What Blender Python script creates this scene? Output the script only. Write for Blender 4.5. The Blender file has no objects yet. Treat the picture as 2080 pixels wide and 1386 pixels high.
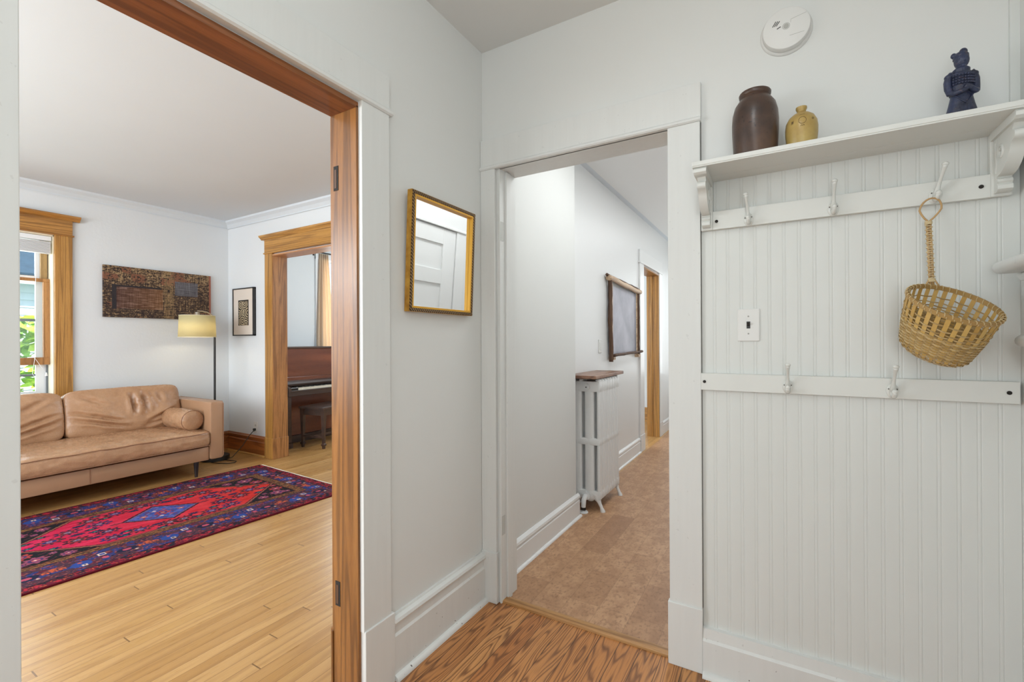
import bpy, bmesh, math, random
import numpy as np
from mathutils import Vector, Matrix, noise
R = math.radians
C = bpy.context.scene.collection
SC = bpy.context.scene
PI = math.pi

# ------------------------------------------------------------------ camera, world, lights, exposure
cam_d = bpy.data.cameras.new('camera'); cam = bpy.data.objects.new('camera', cam_d); C.objects.link(cam)
cam_d.sensor_width = 36; cam_d.lens = 36 * 929.2 / 2080; cam_d.clip_start = 0.02
_y, _p, _r = R(30.395), R(0.056), R(-0.286)
_fw = Vector((-math.sin(_y) * math.cos(_p), math.cos(_y) * math.cos(_p), math.sin(_p)))
_r0 = Vector((math.cos(_y), math.sin(_y), 0)); _u0 = _r0.cross(_fw)
_rt = _r0 * math.cos(_r) + _u0 * math.sin(_r); _up = -_r0 * math.sin(_r) + _u0 * math.cos(_r)
cam.matrix_world = Matrix(((_rt.x, _up.x, -_fw.x, 0), (_rt.y, _up.y, -_fw.y, 0), (_rt.z, _up.z, -_fw.z, 1.24), (0, 0, 0, 1)))
SC.camera = cam
SC.view_settings.view_transform = 'Standard'; SC.view_settings.look = 'None'
SC.view_settings.exposure = 0.03; SC.view_settings.gamma = 1.0; SC.view_settings.use_curve_mapping = False

W = bpy.data.worlds.new('world'); SC.world = W; W.use_nodes = True
W.node_tree.nodes['Background'].inputs[0].default_value = (0.62, 0.78, 1.0, 1)
W.node_tree.nodes['Background'].inputs[1].default_value = 2.0

def light(kind, name, loc, energy, color=(1, 1, 1), size=0.3, size_y=None, target=None, radius=None, spread=None):
    d = bpy.data.lights.new(name, kind); d.energy = energy; d.color = color
    if kind == 'AREA':
        d.shape = 'RECTANGLE'; d.size = size; d.size_y = size_y or size
        if spread: d.spread = spread
    if radius is not None: d.shadow_soft_size = radius
    o = bpy.data.objects.new(name, d); C.objects.link(o); o.location = loc
    if target: o.rotation_euler = (Vector(target) - Vector(loc)).to_track_quat('-Z', 'Y').to_euler()
    return o
DAY = (0.91, 0.97, 1.0); LAMP = (0.945, 0.985, 1.0)
s = light('SUN', 'sun', (0, 0, 8), 12.0, (1, 0.95, 0.86), target=(-4.2, 0.9, 3.2)); s.data.angle = R(1)
# entry ceiling lamp, then unseen fill lights added to even out the rooms
light('POINT', 'entry_lamp', (-0.15, 0.75, 2.42), 5.8, LAMP, radius=0.045)
light('POINT', 'entry_fill_rear', (0.1, -0.75, 2.15), 10, LAMP, radius=0.25)  # unseen fill behind the camera, added to flatten the entry lighting
light('POINT', 'living_fill', (-3.2, -0.7, 1.9), 55, (0.85, 0.945, 1.0), radius=0.3)  # added fill without a fixture, evens out the living room
light('POINT', 'piano_room_fill', (-3.3, 4.9, 2.1), 80, (0.86, 0.95, 1.0), radius=0.25)  # extra fill added to brighten the space around the piano
light('AREA', 'hall_fill', (-0.5, 4.7, 2.62), 17, (0.95, 0.98, 1.0), 0.3, 3.2, target=(-0.5, 4.7001, 0))  # unseen overhead fill added to light the hall walls evenly
light('AREA', 'hall_fill_near', (-0.62, 2.6, 2.62), 8, (0.96, 0.99, 1.0), 0.3, 0.6, target=(-0.62, 2.6001, 0))  # second added fill, for the near hall wall and radiator face
# daylight through the windows; the last two are added fill
light('AREA', 'front_window_daylight', (-3.5, -2.5, 1.5), 105, DAY, 2.6, 1.5, target=(-3.5, 1, 1.35))
light('AREA', 'side_window_daylight', (-5.8, -1.1, 1.5), 40, DAY, 1.4, 1.4, target=(-3.5, -0.6, 1.3))
light('AREA', 'sofa_window_daylight', (-5.9, 1.03, 1.5), 16, DAY, 0.75, 1.3, target=(-3.5, 0.9, 1.2))
light('AREA', 'curtain_window_daylight', (-5.8, 4.7, 1.7), 30, DAY, 0.9, 1.3, target=(-3.5, 4.5, 1.2))
light('AREA', 'hall_end_daylight', (-0.75, 7.05, 1.5), 9, DAY, 0.9, 1.5, target=(-0.75, 3, 1.6))
light('AREA', 'stair_side_fill', (0.54, -0.55, 1.15), 17, DAY, 0.9, 1.3, target=(-1.24, 0.8, 1.0))  # fill added from the right to lift the lower left wall
light('AREA', 'entry_front_fill', (-0.3, -1.4, 1.45), 7, DAY, 1.0, 1.3, target=(-0.3, 1.0, 1.25))  # fill added from the front end of the entry; no door modelled

# ------------------------------------------------------------------ helpers: meshes
def bx(bm, x0, x1, y0, y1, z0, z1, bev=0.0):
    x0, x1 = min(x0, x1), max(x0, x1); y0, y1 = min(y0, y1), max(y0, y1); z0, z1 = min(z0, z1), max(z0, z1)
    M = Matrix.Translation(((x0 + x1) / 2, (y0 + y1) / 2, (z0 + z1) / 2)) @ Matrix.Diagonal((x1 - x0, y1 - y0, z1 - z0, 1))
    g = bmesh.ops.create_cube(bm, size=1, matrix=M)
    if bev > 0:
        es = list({e for v in g['verts'] for e in v.link_edges})
        bmesh.ops.bevel(bm, geom=es, offset=bev, segments=2, profile=0.5, affect='EDGES')
    return g['verts']
def prism(bm, pts, axis, a, b):
    """extrude the 2D polygon pts along axis from a to b; pts are the other two coordinates in xyz order"""
    def mk(p, t):
        if axis == 'x': return (t, p[0], p[1])
        if axis == 'y': return (p[0], t, p[1])
        return (p[0], p[1], t)
    A = [bm.verts.new(mk(p, a)) for p in pts]; B = [bm.verts.new(mk(p, b)) for p in pts]
    n = len(pts); fs = [bm.faces.new(A), bm.faces.new(B[::-1])]
    for i in range(n): fs.append(bm.faces.new((A[i], B[i], B[(i + 1) % n], A[(i + 1) % n])))
    bmesh.ops.recalc_face_normals(bm, faces=fs)
def loft(bm, rings, cap=True):
    """rings: lists of points of equal length"""
    vs = [[bm.verts.new(p) for p in r] for r in rings]; n = len(rings[0]); fs = []
    for a, b in zip(vs[:-1], vs[1:]):
        for i in range(n): fs.append(bm.faces.new((a[i], a[(i + 1) % n], b[(i + 1) % n], b[i])))
    if cap: fs.append(bm.faces.new(vs[0][::-1])); fs.append(bm.faces.new(vs[-1]))
    bmesh.ops.recalc_face_normals(bm, faces=fs)
def ell(cx, cy, cz, rx, ry, n=24, e=1.0):
    out = []
    for i in range(n):
        t = 2 * PI * i / n; c, s_ = math.cos(t), math.sin(t)
        out.append((cx + rx * math.copysign(abs(c) ** e, c), cy + ry * math.copysign(abs(s_) ** e, s_), cz))
    return out
def lathe(bm, prof, cx=0, cy=0, n=40):
    loft(bm, [ell(cx, cy, z, max(r_, 1e-4), max(r_, 1e-4), n) for r_, z in prof])
def tube(bm, pts, rad, n=10, flat=None, cap=True):
    """tube through pts with radius (number or list); flat=(w,t,normal fn) gives a ribbon section"""
    pts = [Vector(p) for p in pts]; m = len(pts); rings = []
    nrm = None
    for i, p in enumerate(pts):
        t = (pts[min(i + 1, m - 1)] - pts[max(i - 1, 0)]).normalized()
        if nrm is None:
            nrm = t.cross(Vector((0, 0, 1)))
            if nrm.length < 1e-3: nrm = t.cross(Vector((0, 1, 0)))
        nrm = (nrm - t * nrm.dot(t)).normalized(); b = t.cross(nrm)
        r_ = rad[i] if isinstance(rad, (list, tuple)) else rad
        rings.append([tuple(p + nrm * (r_ * math.cos(2 * PI * k / n)) + b * (r_ * math.sin(2 * PI * k / n))) for k in range(n)])
    loft(bm, rings, cap)
def ribbon(bm, pts, ups, w, t):
    """flat strip: ups = outward normals, w = width across, t = thickness"""
    pts = [Vector(p) for p in pts]; m = len(pts); rings = []
    for i, p in enumerate(pts):
        d = (pts[min(i + 1, m - 1)] - pts[max(i - 1, 0)]).normalized(); u = Vector(ups[i]).normalized()
        s_ = d.cross(u).normalized(); ww = w[i] if isinstance(w, (list, tuple)) else w
        rings.append([tuple(p + s_ * a * ww / 2 + u * b * t / 2) for a, b in ((-1, -1), (1, -1), (1, 1), (-1, 1))])
    loft(bm, rings)
def cyl(bm, c, r1, h, axis='z', n=24, r2=None):
    M = Matrix.Translation(c)
    if axis == 'x': M = M @ Matrix.Rotation(PI / 2, 4, 'Y')
    if axis == 'y': M = M @ Matrix.Rotation(-PI / 2, 4, 'X')
    bmesh.ops.create_cone(bm, cap_ends=True, segments=n, radius1=r1, radius2=r1 if r2 is None else r2, depth=h, matrix=M)
def sph(bm, c, r_, s=(1, 1, 1), n=16):
    bmesh.ops.create_uvsphere(bm, u_segments=n, v_segments=max(6, n // 2), radius=r_, matrix=Matrix.Translation(c) @ Matrix.Diagonal((*s, 1)))
def obj(name, bm, m, parent=None, smooth=False, loc=None):
    me = bpy.data.meshes.new(name); bm.to_mesh(me); bm.free()
    o = bpy.data.objects.new(name, me); C.objects.link(o)
    for mm in (m if isinstance(m, (list, tuple)) else [m]): me.materials.append(mm)
    if smooth:
        me.shade_smooth()
        if smooth != 'all': me.set_sharp_from_angle(angle=R(40))
    if parent: o.parent = parent
    if loc: o.location = loc
    return o
def tag(o, label, cat, group=None, kind=None):
    o['label'] = label; o['category'] = cat
    if group: o['group'] = group
    if kind: o['kind'] = kind
    return o
def thing(name, label, cat, loc=(0, 0, 0), rot=(0, 0, 0), group=None):
    o = bpy.data.objects.new(name, None); C.objects.link(o); o.location = loc; o.rotation_euler = rot
    o.empty_display_size = 0.1
    return tag(o, label, cat, group)
def struct(name, bm, m, parent=None, smooth=False):
    o = obj(name, bm, m, parent, smooth)
    if not parent: o['kind'] = 'structure'
    return o
def NB(): return bmesh.new()
def B1(*a, **k):
    bm = NB(); bx(bm, *a, **k); return bm
def dup(root, **props):
    r_ = root.copy(); C.objects.link(r_)
    for k, v in props.items():
        if k in ('label', 'group'): r_[k] = v
    for ch in list(root.children):
        c = ch.copy(); C.objects.link(c); c.parent = r_
        for g in list(ch.children):
            d = g.copy(); C.objects.link(d); d.parent = c
    return r_

# ------------------------------------------------------------------ helpers: materials
def S(r_, g, b):
    f = lambda c: (c / 255 / 12.92) if c / 255 <= 0.04045 else ((c / 255 + 0.055) / 1.055) ** 2.4
    return (f(r_), f(g), f(b), 1)
class NT:
    def __init__(s_, name, rough=0.5, metal=0.0, spec=0.5):
        s_.m = bpy.data.materials.new(name); s_.m.use_nodes = True; s_.t = s_.m.node_tree; s_.n = s_.t.nodes
        s_.b = s_.n['Principled BSDF']; s_.b.inputs['Roughness'].default_value = rough
        s_.b.inputs['Metallic'].default_value = metal; s_.b.inputs['Specular IOR Level'].default_value = spec
    def L(s_, a, b): s_.t.links.new(a, b)
    def put(s_, inp, v):
        if v is None: return
        if hasattr(v, 'is_output') or isinstance(v, bpy.types.NodeSocket): s_.L(v, inp)
        else: inp.default_value = v
    def node(s_, ty, **kw):
        n = s_.n.new(ty)
        for k, v in kw.items(): setattr(n, k, v)
        return n
    def m1(s_, op, a, b=None, c=None):
        n = s_.node('ShaderNodeMath', operation=op); s_.put(n.inputs[0], a); s_.put(n.inputs[1], b); s_.put(n.inputs[2], c)
        return n.outputs[0]
    def co(s_, gen=False):
        n = s_.node('ShaderNodeTexCoord'); return n.outputs['Generated' if gen else 'Object']
    def sep(s_, v):
        n = s_.node('ShaderNodeSeparateXYZ'); s_.L(v, n.inputs[0]); return n.outputs
    def com(s_, x, y, z):
        n = s_.node('ShaderNodeCombineXYZ')
        for i, v in enumerate((x, y, z)): s_.put(n.inputs[i], v)
        return n.outputs[0]
    def noise(s_, vec, scale=5, detail=2, rough=0.5):
        n = s_.node('ShaderNodeTexNoise'); s_.put(n.inputs['Vector'], vec); n.inputs['Scale'].default_value = scale
        n.inputs['Detail'].default_value = detail; n.inputs['Roughness'].default_value = rough
        return n.outputs['Fac']
    def wn(s_, vec):
        n = s_.node('ShaderNodeTexWhiteNoise'); n.noise_dimensions = '3D'; s_.put(n.inputs['Vector'], vec); return n.outputs['Value']
    def ramp(s_, f, stops, interp='LINEAR'):
        n = s_.node('ShaderNodeValToRGB'); n.color_ramp.interpolation = interp; e = n.color_ramp.elements
        while len(e) < len(stops): e.new(0.5)
        for i, (p, c) in enumerate(stops): e[i].position = p; e[i].color = c if not isinstance(c, (int, float)) else (c, c, c, 1)
        s_.L(f, n.inputs[0]); return n.outputs[0]
    def mix(s_, f, a, b, mode='MIX'):
        n = s_.node('ShaderNodeMix', data_type='RGBA', blend_type=mode)
        s_.put(n.inputs[0], f); s_.put(n.inputs[6], a); s_.put(n.inputs[7], b); return n.outputs[2]
    def bump(s_, h, strength=0.2, dist=0.01):
        n = s_.node('ShaderNodeBump'); n.inputs['Strength'].default_value = strength; n.inputs['Distance'].default_value = dist
        s_.L(h, n.inputs['Height']); s_.L(n.outputs[0], s_.b.inputs['Normal'])
    def col(s_, c): s_.put(s_.b.inputs['Base Color'], c)
def plain(name, c, rough=0.5, metal=0.0, bump=None, var=0.0, vscale=3, spec=0.5):
    t = NT(name, rough, metal, spec)
    if var:
        f = t.noise(t.co(), vscale, 4, 0.6)
        a = tuple(min(1, x * (1 + var)) for x in c[:3]) + (1,); b = tuple(x * (1 - var) for x in c[:3]) + (1,)
        t.col(t.ramp(f, [(0.3, b), (0.7, a)]))
    else: t.col(c)
    if bump: t.bump(t.noise(t.co(), bump[0], 3, 0.6), bump[1], bump[2] if len(bump) > 2 else 0.01)
    return t.m
def wood(name, light_c, mid_c, dark_c, axis='z', rough=0.38, k=9, fine=1.0, across=9.0, along=0.7, spec=0.5):
    """oak grain: contour lines of a stretched noise (cathedral figure) plus fine pores"""
    t = NT(name, rough, 0, spec); x, y, z = t.sep(t.co())
    sc = {'x': (along, across, across), 'y': (across, along, across), 'z': (across, across, along)}[axis]
    v = t.com(t.m1('MULTIPLY', x, sc[0]), t.m1('MULTIPLY', y, sc[1]), t.m1('MULTIPLY', z, sc[2]))
    n1 = t.noise(v, 1.0, 1.5, 0.45)
    rings = t.m1('SINE', t.m1('MULTIPLY', n1, k * 6.0))
    rr = t.m1('POWER', t.m1('MULTIPLY_ADD', rings, 0.5, 0.5), 2.0)
    v2 = t.com(t.m1('MULTIPLY', x, sc[0] * 26), t.m1('MULTIPLY', y, sc[1] * 26), t.m1('MULTIPLY', z, sc[2] * 26))
    pores = t.noise(v2, 1.0, 2, 0.6)
    base = t.ramp(t.noise(v, 0.8, 3, 0.5), [(0.3, mid_c), (0.7, light_c)])
    c = t.mix(t.m1('MULTIPLY', rr, 0.55 * fine), base, dark_c)
    c = t.mix(t.ramp(pores, [(0.50, 0.0), (0.72, 0.45 * fine)]), c, dark_c)
    t.col(c); t.bump(pores, 0.06, 0.004)
    return t.m
def boards(name, wid, length, cols, dark, gapc, k=8, grain=0.7, gap=0.02, rough=0.33, across=12, along=0.9, off=0.0, gapamt=0.85):
    """strip floor laid along Y"""
    t = NT(name, rough); x, y, z = t.sep(t.co())
    xs = t.m1('DIVIDE', t.m1('ADD', x, off), wid); ix = t.m1('FLOOR', xs); fx = t.m1('FRACT', xs)
    o1 = t.wn(t.com(ix, 3.3, 1.1)); ys = t.m1('ADD', t.m1('DIVIDE', y, length), t.m1('MULTIPLY', o1, 9.7)); iy = t.m1('FLOOR', ys); fy = t.m1('FRACT', ys)
    idn = t.wn(t.com(ix, iy, 7.7)); id2 = t.wn(t.com(iy, ix, 2.2))
    base = t.ramp(idn, [(i / (len(cols) - 1), c) for i, c in enumerate(cols)])
    v = t.com(t.m1('MULTIPLY_ADD', x, across, t.m1('MULTIPLY', id2, 40)), t.m1('MULTIPLY_ADD', y, along, t.m1('MULTIPLY', idn, 30)), idn)
    n1 = t.noise(v, 1.0, 1.5, 0.4)
    rr = t.m1('POWER', t.m1('MULTIPLY_ADD', t.m1('SINE', t.m1('MULTIPLY', n1, k * 6.0)), 0.5, 0.5), 2.5)
    v2 = t.com(t.m1('MULTIPLY', x, 260), t.m1('MULTIPLY', y, 9), idn)
    pores = t.noise(v2, 1.0, 2, 0.6)
    c = t.mix(t.m1('MULTIPLY', rr, grain), base, dark)
    c = t.mix(t.ramp(pores, [(0.5, 0.0), (0.75, grain * 0.6)]), c, dark)
    g1 = t.m1('LESS_THAN', fx, gap); g2 = t.m1('LESS_THAN', fy, 0.0025)
    g = t.m1('MULTIPLY', t.m1('MAXIMUM', g1, g2), gapamt)
    c = t.mix(g, c, gapc)
    t.col(c); t.put(t.b.inputs['Roughness'], t.m1('MULTIPLY_ADD', pores, 0.16, rough - 0.06))
    t.bump(t.m1('SUBTRACT', t.m1('MULTIPLY', pores, 0.15), g), 0.25, 0.002)
    return t.m

WALL = plain('wall_paint', S(223, 224, 221), 0.55, bump=(60, 0.05, 0.004), var=0.012, vscale=1.2)
WALL2 = plain('living_wall_paint', S(224, 227, 229), 0.6, bump=(45, 0.16, 0.006), var=0.01, vscale=1.5)
CEIL = plain('ceiling_paint', S(222, 222, 219), 0.7, var=0.01)
CEIL2 = plain('living_ceiling_paint', S(212, 218, 223), 0.7, var=0.02, vscale=0.7)
HALLW = plain('hall_wall_paint', S(230, 231, 230), 0.4, bump=(45, 0.08, 0.005))
def trimmat():
    t = NT('trim_paint', 0.33); c = t.co(); x, y, z = t.sep(c)
    chips = t.noise(c, 55, 2, 0.55); low = t.ramp(z, [(0.0, 1.0), (0.16, 0.0)])
    f = t.m1('MULTIPLY', t.ramp(chips, [(0.72, 0.0), (0.735, 1.0)]), t.m1('MULTIPLY_ADD', low, 0.9, 0.1))
    brush = t.noise(t.com(t.m1('MULTIPLY', x, 40), t.m1('MULTIPLY', y, 40), t.m1('MULTIPLY', z, 3)), 1, 3, 0.6)
    base = t.ramp(brush, [(0.3, S(221, 222, 219)), (0.7, S(224, 225, 222))])
    t.col(t.mix(f, base, S(70, 55, 42))); t.bump(t.m1('SUBTRACT', t.m1('MULTIPLY', brush, 0.15), f), 0.10, 0.001)
    return t.m
TRIM = trimmat()
TRIMH = plain('hall_trim_paint', S(233, 234, 233), 0.3)
OAKV = wood('oak_jamb', S(166, 112, 56), S(136, 86, 38), S(74, 42, 18), 'z', 0.3, k=5, along=0.7, across=24, fine=1.05)
OAKVY = wood('oak_head_jamb', S(150, 92, 52), S(120, 70, 36), S(66, 38, 20), 'y', 0.32, k=5, along=0.6, across=22, fine=0.9)
GOLDZ = wood('golden_oak_upright', S(198, 148, 80), S(178, 126, 60), S(104, 66, 30), 'z', 0.33, k=5, fine=1.0, across=28)
GOLDX = wood('golden_oak_board', S(204, 154, 84), S(182, 130, 60), S(108, 68, 30), 'x', 0.33, k=5, fine=1.0, across=28)
GOLDY = wood('golden_oak_lintel', S(194, 142, 76), S(172, 118, 56), S(88, 54, 26), 'y', 0.33, k=8, fine=1.0, across=16)
FLIV = boards('living_oak_floor', 0.057, 2.1, [S(186, 142, 86), S(198, 154, 98), S(176, 130, 74), S(192, 148, 90)], S(150, 106, 60), S(96, 62, 32), k=5, grain=0.42, gap=0.03, rough=0.28, gapamt=0.75)
FENT = boards('entry_oak_floor', 0.083, 2.2, [S(206, 144, 84), S(192, 128, 70), S(214, 156, 96), S(182, 118, 64)], S(92, 50, 24), S(36, 22, 12), k=13, grain=0.72, gap=0.03, rough=0.34, across=17, along=1.9, off=-0.005)
def cork():
    t = NT('cork_floor', 0.42); x, y, z = t.sep(t.co())
    xs = t.m1('DIVIDE', x, 0.147); ix = t.m1('FLOOR', xs); fx = t.m1('FRACT', xs)
    o1 = t.wn(t.com(ix, 5, 1)); ys = t.m1('ADD', t.m1('DIVIDE', y, 0.31), t.m1('MULTIPLY', o1, 7)); iy = t.m1('FLOOR', ys); fy = t.m1('FRACT', ys)
    idn = t.wn(t.com(ix, iy, 1)); 
    base = t.ramp(idn, [(0, S(190, 148, 112)), (0.5, S(197, 155, 118)), (0.85, S(184, 142, 106)), (1, S(166, 124, 92))])
    v = t.com(t.m1('MULTIPLY', x, 75), t.m1('MULTIPLY', y, 48), idn)
    fl = t.noise(v, 1, 4, 0.6)
    v3 = t.com(t.m1('MULTIPLY', x, 16), t.m1('MULTIPLY', y, 10), idn)
    c = t.mix(t.ramp(fl, [(0.50, 0.0), (0.72, 0.62)]), base, S(112, 74, 50))
    c = t.mix(t.ramp(t.noise(v3, 1, 3, 0.6), [(0.4, 0.0), (0.62, 0.5)]), c, S(150, 108, 76))
    g = t.m1('MULTIPLY', t.m1('MAXIMUM', t.m1('LESS_THAN', fx, 0.012), t.m1('LESS_THAN', fy, 0.006)), 0.35)
    t.col(t.mix(g, c, S(84, 54, 36))); t.bump(fl, 0.05, 0.002)
    return t.m
CORK = cork()
BLACK = plain('black_metal', S(34, 33, 33), 0.45)
DARKHOLE = plain('dark_recess', S(38, 32, 28), 0.8)
PLASTIC = plain('white_plastic', S(228, 228, 225), 0.5)
CHINA = plain('white_porcelain', S(222, 223, 218), 0.2)

# ------------------------------------------------------------------ the rooms
H = 2.64
# floors
struct('floor_entry', B1(-1.31, 0.72, -1.6, 1.90, -0.06, 0.0), FENT)
struct('floor_living', B1(-5.72, -1.31, -2.7, 7.2, -0.06, 0.0), FLIV)
struct('floor_hall', B1(-1.31, 0.62, 1.90, 7.3, -0.06, 0.0), CORK)
bm = NB(); prism(bm, [(1.848, 0.0), (1.898, 0.0), (1.894, 0.009), (1.886, 0.011), (1.858, 0.011), (1.850, 0.008)], 'x', -1.15, -0.37)
struct('trim_1', bm, wood('oak_threshold', S(200, 154, 98), S(180, 132, 80), S(110, 66, 30), 'x', 0.4, k=5, across=16), smooth=True)
# ceilings
struct('ceiling_entry', B1(-1.31, 0.72, -1.6, 1.90, H, H + 0.1), CEIL)
struct('ceiling_living', B1(-5.72, -1.31, -2.7, 7.2, H, H + 0.1), CEIL2)
struct('ceiling_hall', B1(-1.31, 0.62, 1.90, 7.3, H, H + 0.1), HALLW)
# walls: left wall of the entry with the wide cased opening to the living room
OY0, OY1, OZ = 0.272, 1.083, 2.048
bm = NB(); bx(bm, -1.365, -1.244, -1.6, OY0, 0, H); bx(bm, -1.365, -1.244, OY1, 3.0, 0, H); bx(bm, -1.365, -1.244, OY0, OY1, OZ, H)
struct('wall_left', bm, WALL)
bm = NB(); bx(bm, -1.36, -1.150, 1.845, 1.985, 0, H); bx(bm, -0.365, 0.75, 1.845, 1.985, 0, H); bx(bm, -1.150, -0.365, 1.845, 1.985, 2.07, H)
struct('wall_back', bm, WALL)
struct('wall_right', B1(0.586, 0.72, -1.6, 1.845, 0, H), WALL)
struct('wall_front', B1(-1.4, 0.72, -1.75, -1.6, 0, H), WALL)
# hall
bm = NB(); DY0, DY1, DZ = 5.29, 6.03, 2.08
bx(bm, -1.49, -1.36, 2.96, DY0, 0, H); bx(bm, -1.49, -1.36, DY1, 7.3, 0, H); bx(bm, -1.49, -1.36, DY0, DY1, DZ, H)
struct('wall_hall_left', bm, HALLW)
HRX = -0.12
struct('wall_hall_right', B1(HRX, HRX + 0.12, 1.985, 7.3, 0, H), HALLW)
struct('wall_hall_end', B1(-1.49, 0.1, 7.2, 7.32, 0, H), HALLW)
# living room: outer wall (windows) shared with the piano room
XF, YF = -5.55, 2.93
def wall_x(name, x0, x1, ya, yb, holes, m):
    bm = NB(); y = ya
    for (h0, h1, z0, z1) in sorted(holes):
        bx(bm, x0, x1, y, h0, 0, H); bx(bm, x0, x1, h0, h1, 0, z0); bx(bm, x0, x1, h0, h1, z1, H); y = h1
    bx(bm, x0, x1, y, yb, 0, H); return struct(name, bm, m)
wall_x('wall_outer', -5.72, XF, -2.7, 7.2, [(-1.8, -0.4, 0.8, 2.2), (0.62, 1.445, 0.78, 2.21), (4.2, 5.15, 0.9, 2.4)], WALL2)
bm = NB(); PX0, PX1, PZ = -4.655, -2.30, 2.175
bx(bm, -5.72, PX0, YF, 3.05, 0, H); bx(bm, PX1, -1.365, YF, 3.05, 0, H); bx(bm, PX0, PX1, YF, 3.05, PZ, H)
struct('wall_living_back', bm, WALL2)
bm = NB(); bx(bm, -5.72, -4.8, -2.8, -2.68, 0, H); bx(bm, -2.2, -1.31, -2.8, -2.68, 0, H); bx(bm, -4.8, -2.2, -2.8, -2.68, 0, 0.75); bx(bm, -4.8, -2.2, -2.8, -2.68, 2.25, H)
struct('wall_living_front', bm, WALL2)
struct('wall_piano_room_end', B1(-5.72, -1.31, 7.1, 7.22, 0, H), WALL2)
# crown moulding in the living room
def crown_prof(sx): return [(0, 0), (0, -0.075), (sx * 0.012, -0.08), (sx * 0.014, -0.066), (sx * 0.034, -0.038), (sx * 0.062, -0.018), (sx * 0.066, 0)]
bm = NB(); prism(bm, [(XF + a, H + b) for a, b in crown_prof(1)], 'y', -2.68, YF); struct('trim_2', bm, CEIL2)
bm = NB(); prism(bm, [(YF + a, H + b) for a, b in crown_prof(-1)], 'x', XF, -1.365); struct('trim_3', bm, CEIL2)

# ---- cased opening entry -> living
bm = NB()
bx(bm, -1.372, -1.240, OY1 - 0.008, OY1 + 0.012, 0, OZ, 0.0015)                      # far jamb
bx(bm, -1.376, -1.372 + 0.004, OY1 - 0.012, OY1 + 0.09, 0, 0.22, 0.001)
jam = struct('trim_4', bm, OAKV)
struct('jamb_head', B1(-1.372, -1.240, OY0 - 0.01, OY1 + 0.012, OZ - 0.008, OZ + 0.012, bev=0.0015), OAKVY, jam)
struct('near_jamb', B1(-1.372, -1.240, OY0 - 0.022, OY0 - 0.001, 0, OZ, bev=0.0015), OAKV, jam)
# living side casing in oak
bm = NB(); bx(bm, -1.390, -1.365, OY1 + 0.004, OY1 + 0.12, 0.2, OZ, 0.002); bx(bm, -1.390, -1.365, OY0 - 0.12, OY0 - 0.004, 0.2, OZ, 0.002); bx(bm, -1.394, -1.365, OY1, OY1 + 0.125, 0, 0.22, 0.002); bx(bm, -1.394, -1.365, OY0 - 0.125, OY0, 0, 0.22, 0.002); bx(bm, -1.390, -1.365, OY0 - 0.12, OY1 + 0.12, OZ + 0.004, OZ + 0.15, 0.002)
struct('oak_casing', bm, OAKV, jam)
for zz in (1.816, 0.358):
    struct('hinge_mortise', B1(-1.356, -1.332, OY1 - 0.0095, OY1 - 0.0075, zz - 0.043, zz + 0.043), DARKHOLE, jam)
    struct('mortise_plate', B1(-1.351, -1.340, OY1 - 0.0105, OY1 - 0.009, zz - 0.035, zz + 0.03), plain('old_brown_wood', S(88, 58, 36), 0.6), jam)
# painted casing on the entry side
XC = -1.222
bm = NB(); bx(bm, -1.244, XC, OY1 + 0.0, 1.210, 0.25, 2.07, 0.002); bx(bm, -1.244, XC, 0.10, OY0, 0.25, 2.07, 0.002)
trim5 = struct('trim_5', bm, TRIM)
struct('plinth', B1(-1.244, XC + 0.006, OY1 + 0.002, 1.222, 0, 0.255, bev=0.003), TRIM, trim5)
struct('plinth', B1(-1.244, XC + 0.006, 0.09, OY0 - 0.002, 0, 0.255, bev=0.003), TRIM, trim5)
bm = NB(); bx(bm, -1.244, XC, 0.09, 1.212, 2.083, 2.205, 0.002)
prism(bm, [(-1.244, 2.063), (XC + 0.004, 2.063), (XC + 0.010, 2.068), (XC + 0.010, 2.078), (XC + 0.004, 2.084), (-1.244, 2.084)], 'y', 0.075, 1.222)
struct('head_casing', bm, TRIM, trim5)
# ---- cased doorway entry -> hall
YC = 1.825
bm = NB(); bx(bm, -1.243, -1.162, YC, 1.845, 0.235, 2.06, 0.002); bx(bm, -0.372, -0.255, YC, 1.845, 0.235, 2.06, 0.002)
trim6 = struct('trim_6', bm, TRIM)
struct('plinth', B1(-1.243, -1.158, YC - 0.006, 1.845, 0, 0.24, bev=0.003), TRIM, trim6)
struct('plinth', B1(-0.378, -0.2535, YC - 0.006, 1.845, 0, 0.24, bev=0.003), TRIM, trim6)
bm = NB(); bx(bm, -1.243, -0.252, YC, 1.845, 2.075, 2.205, 0.002)
prism(bm, [(1.845, 2.058), (YC - 0.004, 2.058), (YC - 0.009, 2.063), (YC - 0.009, 2.070), (YC - 0.003, 2.077), (1.845, 2.077)], 'x', -1.243, -0.252)
struct('head_casing', bm, TRIM, trim6)
bm = NB(); bx(bm, -1.150, -1.142, 1.838, 1.985, 0, 2.065, 0.001); bx(bm, -0.373, -0.365, 1.838, 1.985, 0, 2.065, 0.001); bx(bm, -1.150, -0.365, 1.838, 1.985, 2.058, 2.072, 0.001)
bx(bm, -1.1425, -1.132, 1.885, 1.925, 0, 2.055, 0.002)
struct('jamb', bm, TRIM, trim6)
bm = NB(); bx(bm, -1.142, -1.1405, 1.845, 1.872, 1.72, 1.81); bx(bm, -1.142, -1.1405, 1.845, 1.872, 0.32, 0.41)
struct('hinge_mortise', bm, plain('painted_mortise', S(196, 197, 192), 0.5), trim6)

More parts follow.
